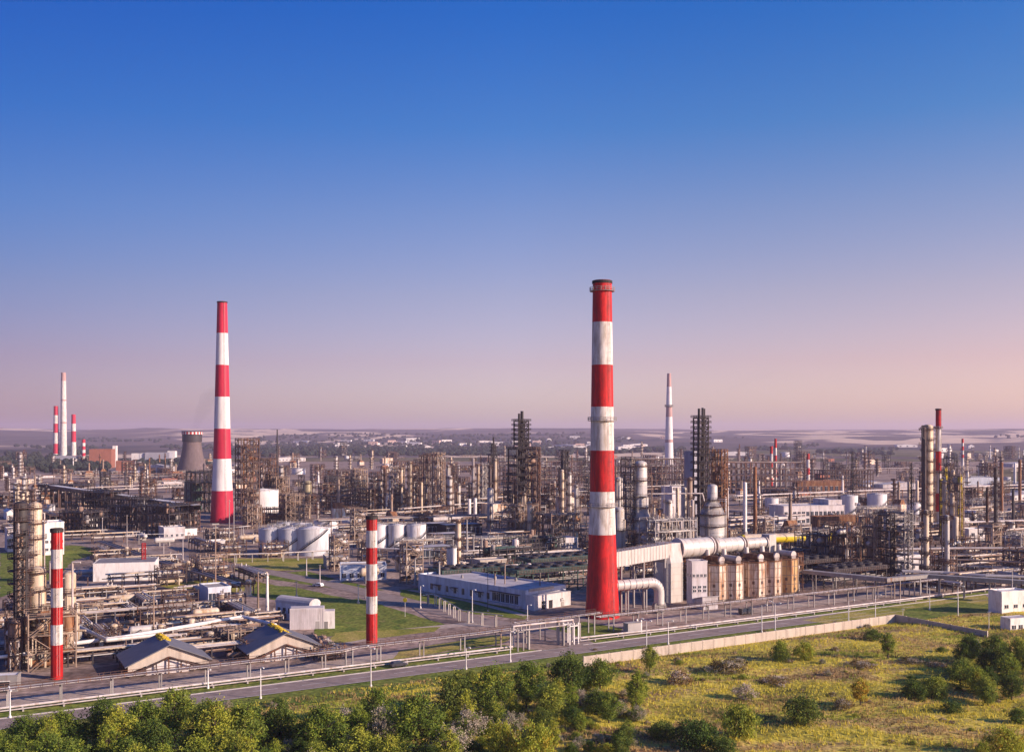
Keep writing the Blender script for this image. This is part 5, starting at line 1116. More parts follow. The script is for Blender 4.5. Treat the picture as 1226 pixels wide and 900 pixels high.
rack([G(1060,678),G(1150,676),G(1240,676)], 'busy pipe rack below the white two-window building', 6, (4,7), 9, 9, .4, 'steel_brown', 'steel_grey', seed=43)
# right buildings
bld(975, 628, 606, 88, 22, 'long pale industrial hall with many windows on the right', 'wall_pale', 'roof_light', rot=.25, wins=((0,14,1.5,3,2.2),(0,14,6,3,2.2)), name='industrial_hall')
bld(1000, 626, 599, 26, 20, 'taller cream end bay of the long pale windowed hall', 'wall_pale', 'roof_light', rot=.25, wins=((0,3,3,4,2.5),))
tank(1020, 620, 594, 20, 'white tank, left of the pair behind the grey lattice tower frame'); tank(1054, 616, 592, 23, 'white tank, right of the pair behind the grey lattice tower frame'); tank(926, 618, 597, 16, 'white tank at the left end of the long pale windowed hall'); tank(1098, 616, 603, 14, 'small white tank left of the tall beige column')
bld(1010, 636, 619, 70, 10, 'red-brown low frame hall in front of the windowed hall', 'rust', 'rust', rot=.2)
bld(1152, 642, 621, 20, 10, 'white block with yellow band right of the tan scaffold', 'white_clean', 'white', rot=.2); bld(1170, 647, 634, 24, 9, 'white building with two dark windows right of the yellow banded block', 'white_clean', 'white', rot=.15, wins=((0,2,2.6,1.9,2),))
bld(1168, 628, 612, 10, 8, 'small white gable block behind the two-window building', 'white', 'white', gable=2)
bld(983, 590, 576, 60, 14, 'brown open-fronted long hall below the stubby striped stack', 'rust', 'roof_grey', rot=.1, wins=((0,9,2,5,3),))
for i, (x, yb, yt, w_) in enumerate(((1085,584,577,60),(1050,583,576,40))): bld(x, yb, yt, w_, 20, ['pale long shed far behind the tall beige column','pale long shed far behind the white tank pair'][i], 'wall_pale', 'roof_light', rot=.1, gable=3)
bld(1160, 583, 572, 80, 30, 'blue-grey sheds and blocks near the thin banded stack', 'wall_blue', 'roof_grey', rot=.1)
t = thing('loop_duct', 'silver looped duct beside the close pair of striped stacks', 'duct', G(934,584), 0); s = SC(584); q = MB(); 
for x0 in (0, 5.4): q.tube([(x0*1,0,0),(x0,0,24-x0),(x0+1.6,0,26-x0),(x0+3.6,0,26-x0),(x0+5,0,24-x0),(x0+5,0,4)], 1.5, 10)
q.build('duct','clad_silver',t)
lattice(1091, 650, 558, 5, 'dark lattice flare tower at the right, second from the left of the dark masts', 'steel_dark', .6, core=(1.6, 2, 'steel_dark'), plats=6)
lattice(1020.5, 600, 542, 3.4, 'far dark lattice mast above the white tank pair, left one', 'steel_dark', .5, core=(1.2, 1, 'steel_dark'), plats=4); lattice(1025, 600, 549, 5, 'far brown lattice mast above the white tank pair, right one', 'steel_brown', .8, plats=5)
for i, (x, yb, yt, w_) in enumerate(((1199,612,553,4),(1213,640,586,3),(1221,612,550,3.6),(1192,652,559,4.4),(1215,585,554,3),(1182,650,583,3.4),(1098,606,575,3.6),(1088,604,576,3.4))):
    column(x, yb, yt, w_, ['brown slim stack right of the white two-window building','dark short stack in front at the right edge','brown slim stack at the very right edge','dark laddered mast column right of the two-window building','white far slim stack near the right edge','brown laddered column behind the two-window building','pale slim column tight left of the tall beige column, nearer one','pale slim column tight left of the tall beige column, farther one'][i], ['rust','steel_dark','rust','steel_dark','white','steel_brown','clad_cream','clad_cream'][i], [0,0,0,9,0,7,1,1][i], pipes=0, skirt=False)
bld(1216, 735, 709, 46, 6, 'white guard building with yellow band at the right edge', 'white_clean', 'white', rot=TH*.6, wins=((0,3,2.2,1.2,1.6),), name='guard_building'); p = G(1205, 731); t = thing('yellow_band','yellow band','band') if False else None
bld(1222, 757, 740, 34, 4, 'small white gatehouse with wide canopy below the guard building', 'white_clean', 'roof_light', rot=TH*.6, wins=((0,3,1.2,1.3,1.5),), name='gatehouse', parapet=.2)
mast(1184, 757, 732, 'thin post by the gatehouse drive', 'white', .1); mast(1081, 743, 729, 'slim white pole on the lawn right of the wall corner', 'white', .08)
mast(970, 668, 588, 'thin grey pole left of the long pale windowed hall', 'steel_grey', .2); mast(927, 660, 612, 'thin white pole above the yellow drum', 'white', .2)
# parked vehicles and small road things
def car(px, py, label, paint, rot=0, L_=4.4, h=1.45, van=False):
    p = G(px, py); t = thing('parked_car' if not van else 'parked_van', label, 'van' if van else 'car', (p.x, p.y, .07), rot); q = MB(); w_ = 1.8
    pr = [(-L_/2,.35),(L_/2,.35),(L_/2,.8),(L_/2-.9,.95),(L_/2-1.5,h),(-L_/2+.6,h),(-L_/2+.1,.95)] if not van else [(-L_/2,.35),(L_/2,.35),(L_/2,1.1),(L_/2-.7,h),(-L_/2,h)]
    q.extrude_poly(pr, (0,1,0), (0,-w_/2,0), (1,0,0), w_); q.build('body', paint, t)
    q = MB(); q.extrude_poly([(L_/2-1.02,1.0),(L_/2-1.52,h-.06),(-L_/2+.7,h-.06),(-L_/2+.35,1.0)], (0,1,0), (0,-w_/2-.02,0), (1,0,0), w_+.04); q.build('window', 'glass_dark', t)
    wm = MB(); wm.cyl((0,-.12,0),(0,.12,0),.34,n=14); wm = wm.mesh('wheel','tyre')
    for x in (-L_*.3, L_*.3):
        for y in (-.82,.82): put('wheel', wm, t, (x,y,.34))
car(381, 702, 'pale car driving on the inner road left of the apron stack', 'car_white', 2.6); car(477, 798, 'dark car on the verge below the trestle bend', 'car_dark', TH)
car(757, 752, 'dark car parked behind the trestle below the control house', 'car_dark', TH); car(893, 735, 'dark van parked under the trestle below the middle furnaces', 'car_dark', TH, 5.2, 2.1, True); car(205, 671, 'small white car near the dark slanting pipe rack', 'car_white', 2.5); car(222, 676, 'second white car behind the storehouse on the inner road', 'car_white', 2.5)
def road_sign(px, pyb, pyt, label):
    p = G(px, pyb); H = HT(pyb, pyt); t = thing('road_sign', label, 'sign', (p.x,p.y,0), -.3); q = MB(); q.cyl((0,0,0),(0,0,H),.06,n=6); q.build('pole','white',t); q = MB(); q.cyl((0,-.06,H-.5),(0,-.12,H-.5),.75,n=18); q.build('plate','yellow',t)
road_sign(485, 738, 716, 'yellow-green round warning sign at the hall lawn corner')
# ================================================================ the crowded plant: prototypes, then copies
PR = {}
def proto(key, name, cat, fn):
    t = thing(name, key, cat); fn(t); PR[key] = t; return t
def p_exch(t, m, seed):
    frame_parts(t, 11, 5, [3, 6.2], 3, 1, .3, m, 'steel_dark', rnd=random.Random(seed), pipes=5, stair=False, pm=('pipe_light','pipe_brown','clad_cream'))
    for k in range(3):
        q = MB(); z = .8+3.1*(k % 2); y = -1.4+k*1.4; q.cyl((-4,y,z+.7),(4,y,z+.7),.65,n=12); q.cyl((-4.5,y,z+.7),(-4,y,z+.7),.85,n=12); q.build('exchanger', ['clad_cream','clad_silver','pipe_brown'][k], t)
proto('brown two-level exchanger frame', 'exchanger_frame', 'exchanger frame', lambda t: p_exch(t, 'steel_brown', 1)); proto('tan two-level exchanger frame', 'exchanger_frame', 'exchanger frame', lambda t: p_exch(t, 'steel_tan', 2))
def p_low(t, seed, m, L_=30, w=5):
    r = random.Random(seed); me = MB(); me.box(0,-w/2,0,.35,.35,4.4); me.box(0,w/2,0,.35,.35,4.4); me.box(0,0,4.1,.35,w,.35); me.box(0,0,2.4,.3,w,.3); me = me.mesh('post', m)
    for k in range(5): put('post', me, t, (-L_/2+L_*(k+.5)/5, 0, 0))
    for z in (2.7, 4.45):
        y = -w/2+.4
        while y < w/2-.3:
            rr_ = r.uniform(.13,.36); q = MB(); a = -L_/2*r.uniform(.6,1); b = L_/2*r.uniform(.6,1); q.tube([(a,y,z+rr_),(b,y,z+rr_)]+([(b,y,z+rr_+r.uniform(-2,2))] if r.random()<.5 else []), rr_, 7)
            q.build('pipe', r.choice(['pipe_light','pipe_brown','clad_silver','clad_cream','steel_brown','pipe_brown']), t); y += 2*rr_+r.uniform(.15,.5)
for i, m in enumerate(('steel_brown','steel_grey','steel_dark')): proto(['brown low pipe rack','grey low pipe rack','dark low pipe rack'][i], 'pipe_rack', 'pipe rack', lambda t: p_low(t, 10+i, m))
proto('horizontal pale drum', 'horizontal_drum', 'drum', lambda t: drum_parts(t, 9, 1.25, 'clad_silver')); proto('horizontal cream drum', 'horizontal_drum', 'drum', lambda t: drum_parts(t, 7, 1.5, 'clad_cream', 2.5)); proto('horizontal brown drum', 'horizontal_drum', 'drum', lambda t: drum_parts(t, 6, .9, 'pipe_brown', 1))
proto('upright cream vessel', 'upright_vessel', 'vessel', lambda t: column_parts(t, 1.1, 6.5, 'clad_cream', (.8,), pipes=2, fine=1.2)); proto('upright silver vessel', 'upright_vessel', 'vessel', lambda t: column_parts(t, 1.5, 9, 'clad_silver', (.5,.95), pipes=2, fine=1.4))
proto('slim cream column', 'distillation_column', 'column', lambda t: column_parts(t, 1.25, 27, 'clad_cream', (.2,.4,.6,.8,.97), pipes=2, fine=2.0)); proto('slim silver column', 'distillation_column', 'column', lambda t: column_parts(t, 1.0, 22, 'clad_silver', (.3,.6,.95), pipes=2, fine=2.0))
proto('thick grey column', 'distillation_column', 'column', lambda t: column_parts(t, 2.0, 33, 'clad_silver', (.15,.3,.45,.6,.75,.97), pipes=4, fine=2.2)); proto('dark laddered column', 'distillation_column', 'column', lambda t: column_parts(t, 1.1, 30, 'steel_brown', (.2,.35,.5,.65,.8,.97), pipes=2, fine=2.4))
FP = ('pipe_light','pipe_brown','clad_cream','rust','clad_silver')
proto('small brown frame', 'steel_structure', 'steel frame', lambda t: frame_parts(t, 8, 6, [3.2,6.4,9.6], 2, 1, .35, 'steel_brown', rnd=random.Random(4), pipes=8, vessels=4, pm=FP)); proto('small tan frame', 'steel_structure', 'steel frame', lambda t: frame_parts(t, 7, 6, [3.5,7,10.5,14], 1, 1, .35, 'steel_tan', rnd=random.Random(5), pipes=8, vessels=3, pm=FP))
proto('tall brown frame', 'steel_structure', 'steel frame', lambda t: frame_parts(t, 14, 9, [4*k for k in range(1,7)], 3, 2, .5, 'steel_brown', rnd=random.Random(6), pipes=14, vessels=7, pm=FP)); proto('wide brown frame', 'steel_structure', 'steel frame', lambda t: frame_parts(t, 26, 10, [4.5,9,13.5], 5, 2, .5, 'steel_brown', rnd=random.Random(7), pipes=18, vessels=9, pm=FP))
proto('tall dark frame', 'steel_structure', 'steel frame', lambda t: frame_parts(t, 10, 8, [4*k for k in range(1,9)], 2, 2, .5, 'steel_dark', rnd=random.Random(8), pipes=12, vessels=6, pm=FP)); proto('wide grey frame', 'steel_structure', 'steel frame', lambda t: frame_parts(t, 30, 9, [4,8], 6, 1, .45, 'steel_grey', rnd=random.Random(9), pipes=18, vessels=9, pm=FP))
proto('white round tank', 'storage_tank', 'tank', lambda t: tank_parts(t, 8, 9)); proto('small grey-white tank', 'storage_tank', 'tank', lambda t: tank_parts(t, 4.5, 6, 'tank_blue'))
proto('flat-roofed pale block', 'plant_building', 'building', lambda t: building_parts(t, 22, 11, 6, 'wall_pale', 'roof_light', [(0,5,1.6,1.8,1.6),(1,3,1.6,1.8,1.6)])); proto('long pale shed', 'plant_building', 'building', lambda t: building_parts(t, 46, 14, 6, 'wall_pale', 'roof_light', [(0,9,2,1.8,2)], gable=2.4))
proto('brick-red block', 'plant_building', 'building', lambda t: building_parts(t, 18, 12, 8, 'wall_brick', 'roof_grey', [(0,4,1.6,1.8,1.6),(0,4,5,1.8,1.6)])); proto('cream two-storey block', 'plant_building', 'building', lambda t: building_parts(t, 16, 10, 9, 'panel_beige', 'roof_grey', [(0,4,1.6,1.8,1.6),(0,4,5,1.8,1.6)]))
def p_heater(t):
    q = MB(); q.box(0,0,3,9,6,7); q.build('firebox','panel_beige',t); q = MB()
    for x in (-4,0,4):
        for y in (-2.6,2.6): q.box(x,y,0,.5,.5,3)
    q.build('support','steel_brown',t); q = MB(); q.extrude_poly([(-3,10.01),(3,10.01),(1.2,13.5),(-1.2,13.5)],(1,0,0),(-3.5,0,0),(0,1,0),7); q.build('hood','rust',t); q = MB(); q.cyl((0,0,13.4),(0,0,27),1.0,.9,14); q.ring(0,0,24,1,1.9,.2); q.build('stack','steel_tan',t)
    for z in (5, 8.5): q = MB(); q.box(0,-3.5,z,9.4,1,.15); q.rail((-4.7,-3.9,z),(4.7,-3.9,z),1.1,.12,2.5); q.build('walkway','steel_brown',t)
proto('beige box furnace', 'box_furnace', 'furnace', p_heater)
def p_stack(t, m, H_): q = MB(); q.cyl((0,0,0),(0,0,H_),1.1,.7,14); q.build('shaft',m,t); q = MB(); q.ring(0,0,H_*.8,.8,1.7,.2); q.rail_ring(0,0,H_*.8,1.6,n=10,t=.16); q.build('platform','steel_dark',t); q = MB(); q.ring(0,0,0,1,1.8,1.4); q.build('base','concrete',t)
proto('brown slim stack', 'exhaust_stack', 'stack', lambda t: p_stack(t, 'rust', 36)); proto('dark slim stack', 'exhaust_stack', 'stack', lambda t: p_stack(t, 'steel_dark', 30)); proto('white slim stack', 'exhaust_stack', 'stack', lambda t: p_stack(t, 'white', 24))
def p_pump(t):
    for k in range(3):
        q = MB(); x = -3+k*3; q.cyl((x,-1,.9),(x,.3,.9),.45,n=10); q.ball((x,.8,.9),.6,10,6); q.box(x,-.2,0,1,3,.35); q.build('pump', ['blue_tarp','steel_grey','green_paint'][k], t); q = MB(); q.tube([(x,.8,1.4),(x,.8,3),(x,2.6,3)],.18,8); q.build('pipe','pipe_light',t)
proto('row of three pumps', 'pump_skid', 'pump skid', p_pump)
def p_post(t): q = MB(); q.cyl((0,0,0),(0,0,12),.2,.13,8); q.build('pole','pipe_light',t); q = MB(); q.box(0,.5,12,.3,1.6,.2); q.build('lamp_head','lamp_glass',t)
proto('pale thin lamp mast', 'lamp_mast', 'lamp mast', p_post)
LAWNS = []; ROADS = [([G(*p) for p in [(668,760),(636,753),(560,740),(470,716),(400,700),(330,686),(250,671),(160,658),(60,648)]], 7), ([G(*p) for p in [(636,753),(690,737),(760,728)]], 8), ([G(*p) for p in [(385,700),(450,683),(520,676)]], 5)]
for pl in ([(375,763),(378,738),(372,722),(430,716),(470,728),(535,748),(530,756),(400,772)],[(296,712),(310,700),(350,702),(440,722),(380,727)],[(478,706),(520,702),(635,735),(628,742),(560,733),(480,713)],[(0,662),(90,652),(125,660),(86,672),(70,690),(0,715)],[(1000,748),(1086,729),(1190,722),(1235,748),(1185,757)],[(250,668),(400,668),(395,680),(290,685)],[(490,700),(630,727),(700,722),(640,745),(600,752)],[(700,752),(700,722),(760,722),(860,722),(1010,700),(1040,712),(1010,722)]):
    LAWNS.append([(G(*p).x, G(*p).y) for p in pl])
def inside(p, poly):
    c = False; j = len(poly)-1
    for i in range(len(poly)):
        if (poly[i][1] > p[1]) != (poly[j][1] > p[1]) and p[0] < (poly[j][0]-poly[i][0])*(p[1]-poly[i][1])/(poly[j][1]-poly[i][1])+poly[i][0]: c = not c
        j = i
    return c
def segd(p, a, b):
    d = b-a; t_ = max(0, min(1, ((p.x-a.x)*d.x+(p.y-a.y)*d.y)/(d.x*d.x+d.y*d.y))); return math.hypot(p.x-a.x-d.x*t_, p.y-a.y-d.y*t_)
OCC = []   # (x, y, r)
RAD = {'steel frame': 9, 'column': 3.5, 'building': 12, 'tank': 10, 'air cooler': 13, 'tower': 9, 'furnace': 7, 'chimney': 12, 'shed': 14, 'container': 7, 'gallery': 1, 'pipe': 1, 'pipe rack': 1, 'vessel': 2.5}
for o in list(C.objects):
    if o.parent is None and o.get('category') and o.location.y > 10: OCC.append((o.location.x, o.location.y, RAD.get(o['category'], 2)))
def free(p, r, slack=1.0):
    for x, y, q in OCC:
        if (p.x-x)**2+(p.y-y)**2 < ((q+r)*slack)**2: return False
    for pl in LAWNS:
        if inside((p.x, p.y), pl): return False
    for pts, w_ in ROADS:
        for a, b in zip(pts, pts[1:]):
            if segd(p, a, b) < w_+r*.6: return False
    return True
CNT = {}
def scatter(n, xr, yr, kinds, seed, logd=False, zs=(.8,1.25), rot=TH, top=None, tries=14, slack=.8, sxy=(.85,1.2)):
    "kinds: {key: (weight, radius)}"
    r = random.Random(seed); ks = list(kinds); ws = [kinds[k][0] for k in ks]
    for _ in range(n):
        k = r.choices(ks, ws)[0]
        for _t in range(tries):
            px = r.uniform(*xr)
            if logd: D0, D1 = F*HC/(yr[1]-HY), F*HC/(yr[0]-HY); D = D0*(D1/D0)**r.random(); p = Vector(((px-613)/F*D, D, 0)); py = HY+F*HC/D
            else: py = r.uniform(*yr); p = G(px, py)
            if free(p, kinds[k][1], slack): break
        else: continue
        s = r.uniform(*sxy); z = r.uniform(*zs)
        grow = 1+.35*max(0, (p.y-900)/1500) if logd else 1
        OCC.append((p.x, p.y, kinds[k][1]*s)); CNT[k] = CNT.get(k, 0)+1
        dup(PR[k], (p.x, p.y, 0), rot+r.choice([0,0,0,PI/2,PI]), (s*grow, s*grow, z*grow), label=k, group=GROUPS.get(PR[k]['category'], PR[k]['category'])+' of the plant')
GROUPS = {'exchanger frame':'exchanger frames','pipe rack':'pipe racks','drum':'horizontal drums','vessel':'upright vessels','column':'slim columns','steel frame':'steel frames','tank':'storage tanks','building':'plant buildings','furnace':'box furnaces','stack':'slim stacks','pump skid':'pump rows','lamp mast':'lamp masts'}
LOWK = {'brown two-level exchanger frame':(3,6),'tan two-level exchanger frame':(2,6),'brown low pipe rack':(4,8),'grey low pipe rack':(2,8),'dark low pipe rack':(3,8),'horizontal pale drum':(1,4),'horizontal cream drum':(2,4),'horizontal brown drum':(2,3.5),'upright cream vessel':(2,2),'row of three pumps':(2,4),'pale thin lamp mast':(.5,1)}
MIDK = dict(LOWK); MIDK.update({'upright silver vessel':(1.5,2.5),'small brown frame':(3,6),'small tan frame':(2,5),'slim cream column':(.8,2.5),'slim silver column':(.8,2.5),'wide grey frame':(1.5,12),'flat-roofed pale block':(.5,11),'beige box furnace':(.4,6)})
FARK = {'tall brown frame':(3,9),'wide brown frame':(4,13),'tall dark frame':(2,7),'wide grey frame':(3,14),'slim cream column':(3,3),'slim silver column':(3,3),'thick grey column':(1.6,4),'dark laddered column':(3,3),'brown low pipe rack':(4,13),'grey low pipe rack':(3,13),'white round tank':(1,10),'small grey-white tank':(2,6),'flat-roofed pale block':(1.2,12),'long pale shed':(.8,20),'brick-red block':(1,11),'cream two-storey block':(1,10),'beige box furnace':(2,7),'brown slim stack':(.7,3),'dark slim stack':(.7,3),'white slim stack':(.8,3),'small brown frame':(2,7),'small tan frame':(2,7)}
scatter(72, (92,300), (712,792), {k: v for k, v in LOWK.items() if 'mast' not in k}, 1, zs=(.6,.95), slack=.62, sxy=(.8,1.05))
scatter(20, (0,90), (735,800), LOWK, 2, zs=(.6,.9), slack=.6)
scatter(26, (262,400), (766,792), {'row of three pumps':(1,3),'horizontal brown drum':(2,3),'brown two-level exchanger frame':(1,5)}, 3, zs=(.5,.7), slack=.6, sxy=(.6,.8))
scatter(34, (96,330), (644,700), LOWK, 4, slack=.9)
scatter(70, (400,720), (618,700), MIDK, 5, slack=.75)
scatter(60, (735,980), (618,700), MIDK, 6, slack=.72)
scatter(105, (985,1240), (610,706), MIDK, 7, slack=.75)
scatter(34, (0,110), (585,640), {k: v for k, v in FARK.items() if 'shed' not in k and 'tall' not in k}, 8, slack=.8, zs=(.5,.8))
scatter(70, (330,720), (590,622), {k: v for k, v in FARK.items() if 'column' in k or 'frame' in k or 'rack' in k or 'vessel' in k}, 9, slack=.8, zs=(.5,.9))
scatter(60, (700,1240), (580,620), FARK, 10, slack=.85, zs=(.5,.85))
scatter(150, (-20,1250), (552,600), FARK, 11, True, slack=.9, zs=(.5,.9))
scatter(190, (330,1250), (546,585), FARK, 12, True, slack=.8, zs=(.55,1.05))
scatter(60, (-10,330), (552,590), {k: v for k, v in FARK.items() if 'tall' not in k}, 14, True, slack=.8, zs=(.4,.7))
scatter(45, (100,330), (556,585), {k: v for k, v in FARK.items() if 'tall' not in k and 'column' not in k}, 13, True, slack=.9, zs=(.5,.8))
for k in PR.values(): remove(k)
# long distant racks running across the plant
for i, (x0, y0, x1, y1) in enumerate(((10,600,240,588),(330,606,560,600),(560,612,730,598),(880,606,1230,590),(640,572,1200,566),(40,578,260,574),(380,640,610,632),(870,640,960,632),(700,596,900,588),(1000,650,1226,640),(480,624,620,612))):
    rack([G(x0,y0),G((x0+x1)/2,(y0+y1)/2-.5),G(x1,y1)], ['long pipe rack across the upper left plant','long pipe rack below the centre-left column field','long pipe rack left of the big chimney','long pipe rack behind the windowed hall','distant long pipe rack behind the steel grids','distant pipe rack before the cooling tower','pale long rack behind the white tank trio','short rack behind the yellow drum','distant rack behind the stepped grey column','long rack right of the tall beige column foot','rack in front of the silver upright drum'][i], 7, (5,8), 16, 8, .5, 'steel_brown', 'steel_brown', seed=60+i, heavy=.5)
# ---------------- town houses among the far woods
def hproto(key, w, d, h, wall, roof, g_): t = thing('town_house', key, 'house'); building_parts(t, w, d, h, wall, roof, [(0,3,h*.25,h*.4,w*.09)], gable=g_, parapet=.5); return t
hp = [hproto('long white block', 62, 18, 13, 'white', 'roof_light', 0), hproto('small gabled house', 26, 18, 9, 'white_clean', 'roof_grey', 5), hproto('pink-beige block', 44, 20, 15, 'wall_pink', 'roof_light', 0), hproto('low wide white shed', 95, 26, 9, 'white_clean', 'white', 3)]
rh = random.Random(5)
for i in range(58):
    z_ = rh.random()
    if z_ < .6: px, py = rh.uniform(340, 790), rh.uniform(533, 538)
    elif z_ < .86: px, py = rh.uniform(440, 860), rh.uniform(533, 540)
    else: px, py = rh.uniform(120, 1226), rh.uniform(534, 546)
    p = G(px, py); h_ = hp[rh.choices(range(4), (3,4,1.5,1.6))[0]]; z = max(0, hill_z(p.x, p.y)) if p.length > 3050 else 0
    dup(h_, (p.x, p.y, z+1), rh.uniform(-.5, .5), (.9,.9,rh.uniform(.7,1.2)), label=h_['label'], group='far town houses among the woods')
for h_ in hp: remove(h_)
# ================================================================ trees, bushes, grass
def leaf_quad(vs, fs, c, s, r):
    a = Vector((r.gauss(0,1), r.gauss(0,1), r.gauss(0,1))).normalized(); b = a.cross(Vector((r.gauss(0,1), r.gauss(0,1), r.gauss(0,.6)))).normalized()
    o = len(vs); L_ = s*r.uniform(.7,1.4); w_ = s*r.uniform(.35,.6)
    vs += [tuple(c-a*L_*.5), tuple(c+b*w_*.5), tuple(c+a*L_*.5), tuple(c-b*w_*.5)]; fs.append((o,o+1,o+2,o+3))
def plant_proto(name, cat, seed, h, rx, m, nclump, nleaf, ls, trunk_h, low=.1, spread=1.0, m2=None, shape=1.0):
    r = random.Random(seed); t = thing(name, name, cat); vs = []; fs = []; ms = []; limbs = MB()
    limbs.cyl((0,0,-.3), (r.uniform(-.2,.2), r.uniform(-.2,.2), trunk_h), .035*h, .022*h, 8)
    for k in range(nclump):
        while True:
            x, y, z = r.uniform(-1,1), r.uniform(-1,1), r.uniform(-1,1); d = math.sqrt(x*x+y*y+z*z)
            if .35 < d < 1: break
        f = 1+.48*noise.noise(Vector((x*1.9+seed*3.7, y*1.9, z*1.9)))
        zz = low*h+(h*(1-low))*(z*.5+.5); ww = rx*(1-.25*abs(z)**shape-(.25*z if z > 0 else 0))
        c = Vector((x*ww*f, y*ww*f, zz*(.92+.16*r.random())))
        cr_ = rx*r.uniform(.12,.38)
        if k % 4 == 0 and trunk_h > .5: limbs.beam((0,0,trunk_h*r.uniform(.5,1)), tuple(c), .012*h)
        mi = 1 if (m2 and r.random() < .3) else 0
        for q in range(nleaf):
            v = Vector((r.gauss(0,.5), r.gauss(0,.5), r.gauss(0,.42)))*cr_; n0 = len(fs); leaf_quad(vs, fs, c+v, ls, r); ms.append(mi)
    mb = MB(); mb.add(vs, fs); mb.m = ms; mb.build('crown', [m]+([m2] if m2 else []), t); limbs.build('trunk', 'bark', t); return t
TP = {
 'green tree': plant_proto('broadleaf_tree','tree',1,8.5,3.9,'leaf_green',110,48,.42,3.2,.12,m2='leaf_lime'),
 'dark green tree': plant_proto('broadleaf_tree','tree',2,8.0,3.8,'leaf_dark',110,48,.42,3.0,.1,m2='leaf_green'),
 'bright lime tree': plant_proto('broadleaf_tree','tree',3,7.0,3.2,'leaf_lime',95,46,.38,2.6,.1,m2='leaf_green'),
 'slender pale tree': plant_proto('broadleaf_tree','tree',4,9.5,2.4,'leaf_lime',90,44,.36,3.8,.16,m2='leaf_green'),
 'silvery shrub': plant_proto('silvery_shrub','shrub',5,5.0,3.2,'leaf_silver',90,44,.32,1.4,.04,m2='leaf_green'),
 'dark green bush': plant_proto('leafy_bush','bush',6,3.6,3.4,'leaf_dark',90,44,.34,.8,.0,m2='leaf_green'),
 'yellow-green bush': plant_proto('leafy_bush','bush',7,3.4,3.0,'leaf_lime',80,42,.32,.8,.0,m2='leaf_yellow'),
 'yellow young tree': plant_proto('broadleaf_tree','tree',8,5.0,1.7,'leaf_yellow',60,40,.3,1.6,.08,m2='leaf_lime'),
 'brown dry bush': plant_proto('leafy_bush','bush',9,2.4,2.6,'leaf_brown',60,36,.3,.5,.0,m2='leaf_silver'),
 'green bush': plant_proto('leafy_bush','bush',10,3.4,3.0,'leaf_green',85,44,.33,.8,.0,m2='leaf_lime'),
}
TREES = []
def plant(key, px, pyb, wpx, hpx=None, r=random.Random(77)):
    p = G(px, pyb); s = SC(pyb); src = TP[key]; bb = src.children[0]; wx = max(v[0] for v in [c[:] for c in bb.bound_box])-min(c[0] for c in bb.bound_box); hh = max(c[2] for c in bb.bound_box)
    k = wpx*s/wx; kz = (hpx*s/hh) if hpx else k*r.uniform(.9,1.15)
    for x, y, w_ in TREES:
        if (p.x-x)**2+(p.y-y)**2 < (w_+wpx*s*.5)**2*.16: return None
    TREES.append((p.x, p.y, wpx*s*.5))
    v = (p-O0).dot(VX); z = meadow_z(p.x, p.y) if v < -1 else 0
    o = dup(src, (p.x, p.y, z-.15), r.uniform(0, 6.28), (k, k, kz), label=key, group='trees and bushes of the roadside meadow'); o['_px'] = px; return o
fixed = [('dark green bush',836,896,60,38),('green bush',886,886,46,42),('dark green bush',960,868,52,36),('yellow young tree',1030,847,22,32),('brown dry bush',1008,850,26,16),('silvery shrub',892,838,32,20),('green bush',936,792,26,26),('yellow-green bush',963,792,28,24),
 ('slender pale tree',1063,790,20,32),('dark green bush',1046,767,26,16),('dark green bush',1094,838,34,30),('green bush',1119,836,40,32),('green tree',1150,822,40,36),('yellow-green bush',1170,832,38,40),('silvery shrub',1169,790,26,30),('green tree',1193,800,44,46),('green tree',1219,812,44,56),
 ('yellow-green bush',1203,908,66,44),('yellow-green bush',1178,912,30,26),('brown dry bush',868,806,50,18),('brown dry bush',812,818,36,22),('green tree',778,808,24,34),('silvery shrub',805,815,30,24),('silvery shrub',712,852,28,26),('silvery shrub',742,858,30,20),('brown dry bush',1090,795,40,10),('brown dry bush',1120,800,36,9),('brown dry bush',1030,800,40,10),('brown dry bush',930,820,44,10),
 ('brown dry bush',880,800,36,12),('green bush',1220,868,30,22),('dark green bush',1140,856,30,18),('dark green bush',866,905,40,24),('dark green bush',794,885,36,26),('yellow-green bush',640,912,60,50),('yellow-green bush',600,905,40,44),('bright lime tree',430,905,60,50),('bright lime tree',470,912,44,44),('green tree',385,893,62,66),('green tree',500,888,66,72),('dark green tree',335,880,60,54),('dark green tree',545,862,56,58),('green tree',590,858,54,60),('green tree',632,842,44,48),
 ('dark green tree',680,836,56,52),('green tree',718,830,40,40),('dark green bush',700,824,40,26),('silvery shrub',560,886,50,34),('silvery shrub',540,908,50,36),('silvery shrub',455,868,50,40),('silvery shrub',415,864,44,32),('silvery shrub',262,872,40,32),('silvery shrub',375,916,52,30),('silvery shrub',610,882,32,28),('green tree',660,866,46,44),('slender pale tree',683,860,24,40),
 ('green tree',210,872,60,62),('green tree',170,878,58,54),('dark green tree',250,884,58,60),('green tree',290,892,64,66),('dark green tree',300,868,44,40),('green tree',30,884,52,44),('green tree',75,882,52,46),('dark green tree',125,880,56,58),('slender pale tree',130,905,34,52),('green tree',20,912,56,46),('bright lime tree',235,918,50,50),('dark green tree',185,908,56,58),('green tree',75,920,60,50)]
for k, x, y, w_, h_ in fixed: plant(k, x, y+(20 if x < 520 and y > 850 else 3), w_*(1.2 if x < 1090 else 1.0), h_*(1.12 if x < 1090 else .95))
rt = random.Random(31)
def band(n, poly_fn, keys, ws, wr):
    for _ in range(n):
        px, py = poly_fn(); k = rt.choices(keys, ws)[0]; plant(k, px, py, rt.uniform(*wr)*(1.0 if 'tree' in k else .8), None, rt)
